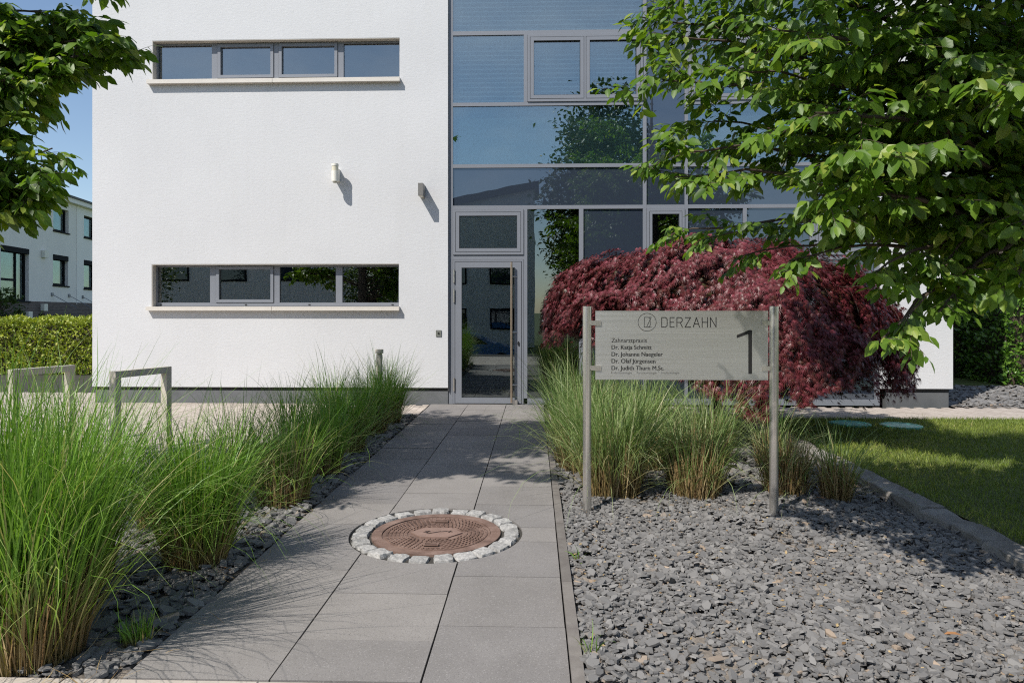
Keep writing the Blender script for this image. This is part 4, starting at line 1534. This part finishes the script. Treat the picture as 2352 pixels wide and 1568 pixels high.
for z, e, sag, ntw, tl in RL:
    if e[1] < 2.75:                                  # the sprays that hang out over the gravel
        e = (e[0] * 1.33, e[1] * 1.33, 1.4 + (e[2] - 1.4) * 1.33)
    T.limb(on_trunk(z), Vector(e), sag, .022, ntw, tl, .22)
# the crown above and beyond the frame
T.gap, T.leaf = .055, .110
rd = random.Random(9)
for k in range(60):
    z = rd.uniform(3.0, 5.6)
    a = rd.uniform(0, 2 * math.pi)
    rr_ = rd.uniform(1.4, 2.3) * (1.12 - .5 * (max(z, 3.6) - 3.6) / 3.2)
    e = Vector((2.9 + rr_ * math.cos(a), 4.05 + rr_ * .95 * math.sin(a), z + rd.uniform(.5, 1.3)))
    if e.y < 2.0 and e.x < 1.3:
        continue
    if e.y + .625 * e.z > 7.55:                      # unseen crown shaped to keep its shadow off the far lawn
        continue
    if e.z < 1.4 + e.y * .46 and e.x < .9:
        continue
    T.limb(on_trunk(z), e, .12, .022, 18, .55, .22, sub=3)
for ex, ey, ez in ((1.3, 2.1, 3.5), (1.6, 1.9, 3.7), (1.9, 1.8, 3.5), (1.15, 2.4, 3.8), (1.5, 2.3, 4.1), (1.9, 2.1, 4.2), (2.2, 1.7, 3.9), (1.7, 2.5, 3.5), (1.1, 2.7, 3.5), (2.1, 2.3, 3.6), (1.4, 2.6, 4.4), (2.4, 2.0, 4.4), (1.1, 5.2, 4.3), (1.4, 5.5, 4.5), (1.3, 5.0, 4.7), (1.8, 5.2, 4.8), (1.5, 5.3, 4.2), (.95, 4.9, 4.5)):  # unseen limbs added to shade the maple and the sprays below
    T.limb(on_trunk(3.6), Vector((ex, ey, ez)), .1, .022, 20, .5, .3)
for k in range(14):                                  # lower limbs on the far side of the trunk
    a = rd.uniform(-.9, 1.3)
    e = Vector((3.0 + 2.1 * math.cos(a), 3.9 + 1.5 * math.sin(a), rd.uniform(2.2, 3.3)))
    T.limb(on_trunk(e.z - .5), e, .1, .02, 15, .5, .25)
nR = T.finish(tr, LEAF, M['leaf'], M['twig'])

# hornbeam over the forecourt
tl_ = empty('hornbeam_tree', (-4.35, 4.25, 0))
tag(tl_, 'hornbeam hanging over the bicycle racks with trunk beside the picture', 'tree')
trunk(tl_, [(-4.35, 4.25, -.05), (-4.34, 4.26, .6), (-4.3, 4.27, 1.6), (-4.28, 4.28, 2.8), (-4.25, 4.3, 4.2), (-4.2, 4.3, 5.6), (-4.2, 4.3, 6.6)], [.16, .125, .115, .10, .08, .05, .015], M['bark'])
T = Twigs(15, .032, .092)


def on_left(z):
    return Vector((-4.33 + .02 * z, 4.25 + .01 * z, z))


LLm = [(2.6, (-2.52, 4.2, 2.98), .12, 15, .40), (2.9, (-2.78, 4.3, 3.22), .12, 17, .44), (2.8, (-2.60, 4.2, 3.07), .10, 14, .40), (3.0, (-3.0, 4.3, 3.3), .10, 18, .46),
       (2.6, (-2.95, 4.2, 2.92), .10, 14, .40), (2.4, (-2.88, 4.1, 2.80), .10, 14, .36), (2.4, (-3.0, 4.0, 2.78), .08, 13, .36), (2.1, (-2.98, 4.0, 2.52), .10, 8, .26),
       (2.0, (-3.12, 4.0, 2.40), .08, 9, .28), (2.2, (-3.16, 4.0, 2.48), .08, 8, .28), (1.8, (-2.76, 3.9, 2.34), .05, 9, .28), (1.8, (-2.80, 3.9, 2.22), .10, 12, .30),
       (1.7, (-2.85, 3.9, 2.16), .12, 12, .32), (1.65, (-2.76, 3.8, 2.10), .14, 12, .32), (1.6, (-2.94, 3.8, 2.02), .12, 12, .32), (1.6, (-2.90, 3.9, 2.06), .12, 12, .32),
       (1.6, (-3.02, 3.8, 2.0), .10, 11, .32), (1.7, (-3.0, 3.8, 2.14), .10, 11, .32), (2.7, (-3.3, 4.2, 3.0), .08, 13, .42), (2.9, (-3.2, 4.2, 3.14), .08, 14, .42),
       (2.7, (-3.1, 4.3, 3.06), .08, 15, .42), (2.3, (-3.2, 4.0, 2.64), .08, 10, .34), (1.9, (-3.15, 3.9, 2.24), .08, 10, .32)]
for z, e, sag, ntw, tl in LLm:
    T.limb(on_left(z), Vector(e), sag, .020, ntw, tl, .25)
rd = random.Random(19)
T.gap, T.leaf = .055, .115
for k in range(66):
    z = rd.uniform(3.0, 5.6)
    a = rd.uniform(0, 2 * math.pi)
    rr_ = rd.uniform(1.2, 2.3) * (1.1 - .5 * (max(z, 3.4) - 3.4) / 3.0)
    e = Vector((-4.1 + rr_ * math.cos(a), 4.3 + rr_ * .95 * math.sin(a), z + rd.uniform(.3, 1.1)))
    if e.z < 1.5 + e.y * .46 and e.x > -.74 * e.y:
        continue
    if e.x < -4.7 and e.y > 4.7:
        continue
    if e.x > -2.9 and e.z < 4.4:
        continue
    T.limb(on_left(z), e, .12, .020, 16, .5, .25, sub=3)
for k in range(10):
    a = rd.uniform(2.6, 4.6)
    e = Vector((-4.2 + 1.7 * math.cos(a), 4.3 + 1.6 * math.sin(a), rd.uniform(2.2, 3.4)))
    T.limb(on_left(e.z - .4), e, .1, .018, 14, .5, .25)
nL = T.finish(tl_, LEAF, M['leaf'], M['twig'])
print('hornbeam leaves', nR, nL)

# ---- red laceleaf maple
mp = empty('red_maple', (2.30, 8.75, 0))
tag(mp, 'broad domed red laceleaf maple shrub behind the sign, in front of curtain wall', 'shrub')


def lace_proto():
    v, f = [], []
    for k, (a, L) in enumerate(((-62, .55), (-40, .8), (-18, .95), (2, 1.0), (21, .93), (43, .78), (64, .5))):
        a = R(a)
        d_ = np.array((math.sin(a), math.cos(a)))
        n_ = np.array((d_[1], -d_[0]))
        w = .055
        i = len(v)
        m_ = d_ * L * .5
        b_ = d_ * L * .12
        v += [(*(b_ + n_ * w), -.02 * L), (*(b_ - n_ * w), -.02 * L), (*(d_ * L), -.36 * L)]
        f += [(i, i + 2, i + 1)]
    return np.array(v, float), f, None


rd = random.Random(31)
P_, A_, N_, S_, T_2 = [], [], [], [], []
wood = MB()
cxm, cym = 2.28, 8.35


def dome(a, u):
    """point on the dome: azimuth a, u=0 top .. 1 rim"""
    rx = 1.90 if math.cos(a) > 0 else 2.00
    ry = 1.35
    rim = .46 + .70 * max(0, -math.cos(a)) + .20 * max(0, math.cos(a)) ** 2
    r = math.sin(min(u, 1.0) * math.pi / 2) ** .92
    z = rim + (2.14 - rim) * max(0.0, math.cos(u * math.pi / 2)) ** (.84 - .16 * math.cos(a) * -1 if math.cos(a) < 0 else .84)
    lump = .10 * math.sin(a * 5 + 1) * math.sin(u * 8) + .08 * math.sin(a * 9 + u * 13)
    return Vector((cxm + rx * r * math.cos(a), cym + ry * r * math.sin(a), z + lump))


cen = Vector((cxm, cym, .75))


def maple_leaf(q, out, d_, t_mean, size):
    ax = (d_ * .5 + out * .5 + Vector((rd.gauss(0, .38), rd.gauss(0, .38), rd.uniform(-.75, .0)))).normalized()
    P_.append(tuple(q))
    A_.append(tuple(ax))
    N_.append((out.x * .6 + rd.gauss(0, .28), out.y * .6 + rd.gauss(0, .28), .9))
    S_.append(size * rd.uniform(.75, 1.25))
    T_2.append(min(1, max(0, rd.gauss(t_mean, .16))))


def pick():
    while True:
        a = rd.uniform(0, 2 * math.pi)
        if math.sin(a) < .35 or rd.random() < .35:
            return a


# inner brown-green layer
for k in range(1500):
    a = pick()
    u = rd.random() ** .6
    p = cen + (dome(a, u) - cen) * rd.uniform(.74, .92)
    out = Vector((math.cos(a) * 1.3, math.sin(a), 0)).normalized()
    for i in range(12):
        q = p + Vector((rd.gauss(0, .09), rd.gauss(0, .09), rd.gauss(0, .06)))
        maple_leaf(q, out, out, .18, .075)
# overlapping shelves of fresh red leaves, each on its own arching twig
for k in range(520):
    a = pick()
    u = rd.random() ** .58
    turn = rd.choice((-1, 1)) * rd.uniform(.25, 1.0)
    L = rd.uniform(.35, .75)
    n = int(L / .018)
    tier = rd.uniform(.93, 1.07)
    u = min(u, rd.uniform(.82, 1.0))
    pts = []
    for i in range(n):
        t = i / n
        aa = a + turn * (t - .5) * L / 1.9
        uu = min(.985, max(.0, u + (t - .5) * L * .42))
        pts.append(cen + (dome(aa, uu) - cen) * tier + Vector((0, 0, .03 * math.sin(t * 3.1))))
    for i, p in enumerate(pts):
        out = Vector(((p.x - cxm) * 1.2, p.y - cym, 0)).normalized()
        d_ = (pts[min(i + 1, n - 1)] - pts[max(i - 1, 0)]).normalized()
        for row in range(3):
            q = p + out * (.02 + .03 * row) + Vector((rd.gauss(0, .018), rd.gauss(0, .018), -.028 * row + rd.gauss(0, .01)))
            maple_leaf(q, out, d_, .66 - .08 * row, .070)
    if k % 2 == 0 and n > 3:
        wood.tube(pts[::3], .0025, 3, cap=False)
# trunk and crooked limbs
trunk(mp, [(2.30, 8.85, -.05), (2.29, 8.82, .25), (2.24, 8.78, .5), (2.3, 8.7, .8), (2.28, 8.6, 1.1)], [.075, .06, .055, .05, .03], M['bark'], 10)
for k in range(26):
    a = 2 * math.pi * k / 26 + rd.uniform(-.1, .1)
    e = dome(a, rd.uniform(.45, .92))
    e = Vector((cxm, cym, .8)) + (e - Vector((cxm, cym, .8))) * .82
    s = Vector((2.27, 8.68, rd.uniform(.6, 1.1)))
    pts = []
    for i in range(9):
        t = i / 8
        p = s.lerp(e, t)
        p.z += .5 * 4 * t * (1 - t) * .5
        p += Vector((rd.gauss(0, .03), rd.gauss(0, .03), rd.gauss(0, .03)))
        pts.append(p)
    wood.tube(pts, [.026 * (1 - .8 * i / 8) for i in range(9)], 5, cap=False)
inv = Matrix.Translation((-2.30, -8.75, 0))
wood.build('branches', M['twig'], mp).matrix_parent_inverse = inv
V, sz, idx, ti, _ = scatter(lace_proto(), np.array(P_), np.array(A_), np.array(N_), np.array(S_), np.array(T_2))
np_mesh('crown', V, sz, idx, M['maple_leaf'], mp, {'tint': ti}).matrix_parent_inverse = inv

# ================================================================== HEDGES
def hedge(name, x0, x1, y0, y1, z1, n, size, mat, seed, lab, proto=SMALL, rough=.06):
    """clipped hedge: leaves on a bumpy box surface over a dark twiggy body"""
    rg = np.random.default_rng(seed)
    e = empty(name, ((x0 + x1) / 2, (y0 + y1) / 2, 0))
    tag(e, lab, 'hedge')
    inv = Matrix.Translation((-(x0 + x1) / 2, -(y0 + y1) / 2, 0))
    areas = np.array([(x1 - x0) * z1, (y1 - y0) * z1, (y1 - y0) * z1, (x1 - x0) * (y1 - y0)])
    face = rg.choice(4, n, p=areas / areas.sum())
    u, v = rg.random(n), rg.random(n)
    P = np.zeros((n, 3))
    Nn = np.zeros((n, 3))
    for f, nv in ((0, (0, -1, 0)), (1, (-1, 0, 0)), (2, (1, 0, 0)), (3, (0, 0, 1))):
        k = face == f
        if f == 0: P[k] = np.stack([x0 + u[k] * (x1 - x0), np.full(k.sum(), y0), v[k] * z1], 1)
        if f == 1: P[k] = np.stack([np.full(k.sum(), x0), y0 + u[k] * (y1 - y0), v[k] * z1], 1)
        if f == 2: P[k] = np.stack([np.full(k.sum(), x1), y0 + u[k] * (y1 - y0), v[k] * z1], 1)
        if f == 3: P[k] = np.stack([x0 + u[k] * (x1 - x0), y0 + v[k] * (y1 - y0), np.full(k.sum(), z1)], 1)
        Nn[k] = nv
    lump = rough * (np.sin(P[:, 0] * 7 + P[:, 2] * 5) * np.sin(P[:, 1] * 6 + P[:, 2] * 9) + np.sin(P[:, 0] * 17 + P[:, 2] * 13) * .6)
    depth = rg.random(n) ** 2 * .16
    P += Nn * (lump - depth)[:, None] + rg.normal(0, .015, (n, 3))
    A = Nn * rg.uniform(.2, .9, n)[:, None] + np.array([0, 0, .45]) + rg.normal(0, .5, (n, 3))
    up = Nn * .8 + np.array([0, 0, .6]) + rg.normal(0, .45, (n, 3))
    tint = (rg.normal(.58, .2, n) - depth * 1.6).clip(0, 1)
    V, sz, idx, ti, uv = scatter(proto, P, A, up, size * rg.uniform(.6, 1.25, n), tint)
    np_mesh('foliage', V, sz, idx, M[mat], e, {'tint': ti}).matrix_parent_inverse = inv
    q = .14
    MB().box(x0 + q, x1 - q, y0 + q, y1 - q, 0, z1 - q).build('stems', M['twig'], e).matrix_parent_inverse = inv


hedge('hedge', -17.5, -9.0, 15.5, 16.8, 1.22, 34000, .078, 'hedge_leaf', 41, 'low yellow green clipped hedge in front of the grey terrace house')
hedge('hedge', 9.0, 15.0, 13.6, 15.0, 1.72, 14000, .10, 'laurel_leaf', 42, 'bright sunlit laurel hedge block nearest the lawn edge', SMALL, .08)
hedge('hedge', 7.4, 9.9, 15.2, 16.6, 1.80, 9000, .085, 'laurel_leaf', 43, 'darker laurel hedge block close behind the office building corner', SMALL, .06)
sheet('lawn', rect(6.6, 16, 13.62, 15.2), 0.012, M['lawn_soil'])


# ================================================================== TREES FARTHER OFF
def far_tree(name, loc, height, rad, lab, seed, nclump=70, leaf=.16, group='trees farther off', zc=.35, per=42, mat='leaf_far', sx=1.0):
    rd = random.Random(seed)
    e = empty(name, loc)
    tag(e, lab, 'tree', group)
    top = height
    w = MB()
    base = Vector((0, 0, -.1))
    w.tube([base, (rd.uniform(-.1, .1), 0, height * .3), (rd.uniform(-.2, .2), rd.uniform(-.2, .2), height * .6), (0, 0, height * .92)],
           [height * .026, height * .02, height * .013, .02], 8)
    P, A, Nn, S, T2 = [], [], [], [], []
    for k in range(nclump):
        while True:
            q = Vector((rd.uniform(-1, 1), rd.uniform(-1, 1), rd.uniform(-1, 1)))
            if .35 < q.length < 1:
                break
        zz = height * zc + (height * (1 - zc)) * (q.z * .5 + .5)
        prof = math.sqrt(max(.08, 1 - (q.z * .9) ** 2))
        c = Vector((q.x * rad * sx * prof, q.y * rad * prof, zz))
        st_ = Vector((0, 0, max(height * .2, zz - rad * .6)))
        w.tube([st_, st_.lerp(c, .5) + Vector((0, 0, .1)), c], [.03 + height * .003, .02, .008], 4, cap=False)
        cr_ = rad * rd.uniform(.17, .34)
        for i in range(per):
            o = Vector((rd.gauss(0, 1), rd.gauss(0, 1), rd.gauss(0, .7))) * cr_ * .6
            P.append(tuple(c + o)); A.append((rd.gauss(0, 1), rd.gauss(0, 1), rd.gauss(-.2, .6)))
            Nn.append((rd.gauss(0, .6), rd.gauss(0, .6), 1)); S.append(leaf * rd.uniform(.6, 1.3)); T2.append(min(1, max(0, rd.gauss(.45, .22))))
    w.build('trunk', M['bark'], e)
    V, sz, idx, ti, _ = scatter(SMALL, np.array(P), np.array(A), np.array(Nn), np.array(S), np.array(T2))
    np_mesh('crown', V, sz, idx, M[mat], e, {'tint': ti})
    return e


far_tree('garden_tree', (13.4, 20.5, 0), 6.6, 2.1, 'light open tree with forked trunk behind the laurel hedge', 51, 46, .13, zc=.22, per=34)
far_tree('garden_tree', (16.5, 27, 0), 8.0, 3.0, 'tree farther back beyond the laurel hedge', 52, 50, .18)
far_tree('garden_tree', (-34.5, 62, 0), 12.9, 3.0, 'small treetop showing above the terrace house roof', 53, 50, .3)
# on the other side of the street, seen in the glass
far_tree('street_tree', (3.6, -15.0, -.9), 14.0, 3.6, 'tall tree across the street mirrored in the curtain wall', 54, 260, .30, zc=.10, per=80, sx=.8)
far_tree('street_tree', (6.6, -17.5, -.9), 11.0, 3.4, 'second tree across the street mirrored in the dark panels', 55, 170, .30, zc=.12, per=70)
far_tree('street_tree', (-8.0, -13.2, -.9), 5.4, 1.7, 'small street tree mirrored in the lower ribbon window', 56, 80, .18, zc=.3, per=46)
far_tree('street_tree', (-19.5, -11.5, -.9), 6.4, 2.2, 'street tree mirrored at the far end of the lower ribbon window', 57, 80, .18, zc=.25, per=46)

# ================================================================== TERRACE HOUSE BEHIND THE LEFT HEDGE
th = empty('terrace_house', (-26.2, 34.2, 0), math.atan2(1, -.1675))
tag(th, 'grey rendered terrace house with dark window frames and brick base beyond the hedge', 'house')
M['grey_wall'] = mat_stone('grey_render', [(0.80, 0.76, 0.72), (0.84, 0.80, 0.755), (0.87, 0.83, 0.785)], 1.5, bscale=60, bump=.2, bd=.004, rnd=0)
M['pale_wall'] = mat_stone('pale_render', [(0.86, 0.83, 0.79), (0.89, 0.86, 0.82), (0.91, 0.88, 0.84)], 1.5, bscale=60, bump=.2, bd=.004, rnd=0)
M['dark_frame'] = plain('anthracite_frame', (0.016, 0.018, 0.020), .8, spec=.1)
M['roof_trim'] = plain('roof_trim', (0.07, 0.075, 0.075), .6)


def mat_clinker():
    m, t, out = new_mat('clinker_brick')
    b = N(t, 'ShaderNodeTexBrick')
    c = N(t, 'ShaderNodeTexCoord')
    mp_ = N(t, 'ShaderNodeMapping')
    mp_.inputs['Rotation'].default_value = (R(90), 0, 0)
    t.links.new(c.outputs['Object'], mp_.inputs[0])
    t.links.new(mp_.outputs[0], b.inputs['Vector'])
    b.inputs['Color1'].default_value = (.075, .055, .05, 1)
    b.inputs['Color2'].default_value = (.14, .10, .09, 1)
    b.inputs['Mortar'].default_value = (.17, .16, .15, 1)
    b.inputs['Scale'].default_value = 1.0
    b.inputs['Brick Width'].default_value = .26
    b.inputs['Row Height'].default_value = .085
    b.inputs['Mortar Size'].default_value = .009
    principled(t, out, b.outputs['Color'], .85, bump=b.outputs['Fac'], bump_s=-.5, bump_d=.01)
    return m


M['clinker'] = mat_clinker()
# local frame: x runs away from the viewer along the front, the front faces -y of the local frame (towards the forecourt)
holes = [(-1.08, 1.4, 2.0, 4.72), (3.86, 5.58, 6.0, 7.32), (3.82, 5.52, 2.94, 4.66), (-1.6, .6, 6.1, 7.3)]
holes2 = [(7.46, 9.1, 6.0, 7.33), (7.44, 9.1, 2.87, 4.62), (11.2, 12.8, 6.0, 7.33), (11.2, 12.8, 2.87, 4.62)]


def hwall(x0, x1, z0, z1, hs, mat, y=0.0):
    return wall_holes(x0, x1, z0, z1, y, y + .35, hs).build('wall', mat, th)


hwall(-9, 6.50, 2.0, 7.80, holes, M['grey_wall'])
hwall(6.56, 22, 2.0, 7.80, holes2, M['pale_wall'])
MB().box(6.505, 6.555, -.02, .3, 1.9, 7.8).build('downpipe', M['grey_wall'], th)
wall_holes(-9, 22, -.1, 1.999, -.012, .34, [(2.3, 2.96, -.09, 1.34), (3.82, 5.38, -.09, 1.28), (8.2, 9.8, -.09, 1.28)]).build('brick_base', M['clinker'], th)
MB().box(-9, 2.2, -.02, -.0125, 1.999, 2.0).build('joint_strip', M['grey_wall'], th)
rf = MB().box(-9.3, 22.3, -.38, 9.3, 8.04, 8.16).build('roof', M['roof_trim'], th)
MB().box(-9.25, 22.25, -.30, 9.2, 7.79, 8.035).build('fascia', M['pale_wall'], rf)
MB().box(-9, 22, .36, 9, -.1, 7.78).build('core', M['dark_frame'], th)
for i, (x0, x1, z0, z1) in enumerate(holes + holes2):
    w = MB().ring(x0 + .01, x1 - .01, z0 + .01, z1 - .01, .11, .17, .26)
    if x1 - x0 > 2:
        w.box((x0 + x1) / 2 + .3, (x0 + x1) / 2 + .42, .175, .255, z0 + .12, z1 - .12)
        w.box(x0 + .12, (x0 + x1) / 2 + .30, .175, .255, z0 + 1.0, z0 + 1.12)
    w = w.build('window', M['dark_frame'], th)
    MB().box(x0 + .1, x1 - .1, .215, .23, z0 + .1, z1 - .1).build('pane', M['glass_far'], w)
    MB().box(x0 + .2, x1 - .3, .30, .31, z0 + .1, z0 + .1 + (z1 - z0) * .30).build('curtain', M['lamp_white'], w)
    MB().box(x0 - .05, x1 + .08, -.06, .18, z0 - .07, z0 + .005).build('sill', M['dark_frame'], w)
    if z1 < 6:
        MB().box(x0 + .011, x1 - .011, -.03, .165, z1 - .27, z1 - .012).build('shutter_box', M['dark_frame'], w)
for x, z in ((2.78, 4.57), (2.70, 1.69), (1.18, 1.28)):
    MB().box(x - .19, x + .19, -.20, -.013, z - .19, z + .19).build('wall_light', M['lamp_white'], th, bevel=.02)
for x, z in ((3.7, 2.42), (5.6, 2.4), (7.27, 2.36)):
    MB().tube([(x, -.02, z), (x + .45, -1.1, z - .75)], .02, 6).box(x - .09, x + .09, -.06, -.001, z - .09, z + .09).build('canopy_stay', M['frame'], th)
far_tree('shrub', (-23.6, 30.0, 0), 2.9, .9, 'dark shrub in front of the terrace house brick base', 58, 40, .16, None, .1, 40)

# a low grey shed behind the laurel hedge
shed = empty('garden_shed', (14.6, 22.5, 0))
tag(shed, 'low grey shed roof showing between hedge and open tree', 'shed')
MB().box(-3.0, 3.0, -.8, .8, 0, 2.0).build('wall', M['grey_wall'], shed)
MB().box(-3.15, 3.15, -1.0, 1.0, 2.0, 2.25).build('roof', M['roof_trim'], shed)

# ================================================================== ACROSS THE STREET (mirrored in the glass)
oh = empty('gabled_house', (-4.2, -25.5, -.9))
tag(oh, 'house with sloping roof across the street mirrored in the curtain wall', 'house')
MB().prism([(-6.5, 0), (4.2, 0), (4.2, 10.6), (-6.5, 8.6)], -4.5, 0).build('wall', M['pale_wall'], oh)
MB().prism([(-7.0, 8.5), (4.5, 10.66), (4.5, 11.1), (-7.0, 8.85)], -5.0, .5).build('roof', M['roof_trim'], oh)
for x in (-5, -2, 1.2):
    for z in (1.2, 4.2):
        w = MB().ring(x, x + 1.6, z, z + 1.4, .1, .005, .06).build('window', M['dark_frame'], oh)
        MB().box(x + .09, x + 1.51, .01, .03, z + .09, z + 1.31).build('pane', M['spandrel'], w)
o2 = empty('row_house', (-20, -20.0, -.9))
tag(o2, 'grey house across the street mirrored in the lower ribbon window', 'house')
MB().box(-8, 8.5, -6, 0, 0, 7.4).build('wall', M['grey_wall'], o2)
MB().box(-8.4, 8.9, -6.4, .4, 7.4, 7.7).build('roof', M['roof_trim'], o2)
for x in (-6, -2.5, 1, 4.6):
    for z in (1.2, 4.2):
        w = MB().ring(x, x + 1.6, z, z + 1.4, .1, .005, .06).build('window', M['dark_frame'], o2)
        MB().box(x + .09, x + 1.51, .01, .03, z + .09, z + 1.31).build('pane', M['spandrel'], w)

# blue hatchback parked across the road
M['car_blue'] = plain('blue_car_paint', (0.03, 0.13, 0.36), .25, spec=.6, coat=1.0)
M['rubber'] = plain('tyre', (.015, .015, .015), .8)
M['rim'] = plain('rim', (.4, .4, .42), .3, metal=.8)
M['car_glass'] = plain('car_glass', (.015, .02, .025), .05, spec=.8)
car = empty('parked_car', (-2.75, -9.6, -.93))
tag(car, 'blue hatchback parked on the street, mirrored in the entrance door', 'car')
prof = [(-2.0, .35), (-2.02, .75), (-1.92, 1.0), (-1.62, 1.38), (-1.2, 1.47), (-.2, 1.46), (.35, 1.32), (1.0, .98), (1.75, .82), (2.0, .62), (2.02, .33), (1.65, .25),
        (1.62, .45), (1.42, .62), (1.18, .62), (.98, .45), (.95, .22), (-.9, .22), (-.93, .45), (-1.13, .62), (-1.37, .62), (-1.57, .45), (-1.6, .25)]
MB().prism(prof, -.82, .82).build('body', M['car_blue'], car, bevel=.05)
MB().prism([(-1.5, 1.02), (-1.35, 1.33), (-.55, 1.38), (-.55, 1.0)], .815, .825).prism([(-.45, 1.0), (-.45, 1.38), (-.15, 1.37), (.3, 1.24), (.75, .98)], .815, .825).build('side_window', M['car_glass'], car)
for x in (-1.25, 1.3):
    t_ = annulus(.0, .31, -.1, .1, 24).build('tyre', M['rubber'], car)
    t_.matrix_local = Matrix.Translation((x, .74, .31)) @ Matrix.Rotation(R(90), 4, 'X')
    r_ = annulus(.0, .19, -.105, -.1005, 24).build('rim', M['rim'], car)
    r_.matrix_local = Matrix.Translation((x, .74, .31)) @ Matrix.Rotation(R(90), 4, 'X')
    t2 = t_.copy(); COL.objects.link(t2); t2.matrix_local = Matrix.Translation((x, -.74, .31)) @ Matrix.Rotation(R(90), 4, 'X')
MB().box(1.9, 2.0, .45, .78, .6, .74).build('headlight', M['rim'], car, bevel=.02)

# ================================================================== SMALL LITTER ON THE GROUND
rd = random.Random(77)
spots = [(2.06, 5.22, 'brown curled leaf lying by the straw clumps'), (1.82, 3.02, 'pale torn leaf lying on the slate near the pavement'), (-1.62, 3.66, 'tan leaf lying on slate under the leaning clump')]
for x, y, lab in spots:
    P = np.array([(x, y, .03)])
    V, sz, idx, ti, uv = scatter(LEAF, P, np.array([(rd.uniform(-1, 1), rd.uniform(-1, 1), .2)]), np.array([(rd.uniform(-.6, .6), rd.uniform(-.6, .6), 1)]), [.085], np.array([.5]))
    o = np_mesh('fallen_leaf', V, sz, idx, M['dead_leaf'])
    tag(o, lab, 'leaf', 'fallen leaves on the slate')
nd = 420
P = np.stack([RNG.uniform(.22, 2.6, nd), RNG.uniform(2.7, 5.4, nd), RNG.uniform(.006, .024, nd)], 1)
V, sz, idx, ti, _ = scatter(SMALL, P, RNG.normal(0, 1, (nd, 3)) * (1, 1, .15), np.array([0, 0, 1.0]) + RNG.normal(0, .3, (nd, 3)), RNG.uniform(.010, .028, nd), RNG.random(nd))
tag(np_mesh('leaf_litter', V, sz, idx, M['straw'], None, {'tint': ti}), 'scraps of dry leaf litter scattered among the slate chippings', 'litter', kind='stuff')

# dry grass bits dropped along the bed and on the pavement corner
rg = np.random.default_rng(61)
nd = 260
base = np.stack([rg.uniform(-2.6, -1.50, nd), 2.45 + 3.4 * rg.random(nd) ** 1.6, rg.uniform(.004, .03, nd)], 1)
V, s_ = ribbons(base, rg.uniform(0, 6.28, nd), rg.uniform(1.35, 1.62, nd), rg.uniform(-.25, .25, nd), rg.uniform(.06, .24, nd), rg.uniform(.002, .0045, nd), 4, rg)
V[..., 2] = np.maximum(V[..., 2], .003)
o = ribbon_mesh('dry_grass_litter', V, s_, rg.random(nd), M['straw'])
tag(o, 'dry grass blades lying on slate and pavement below the clumps', 'litter', kind='stuff')
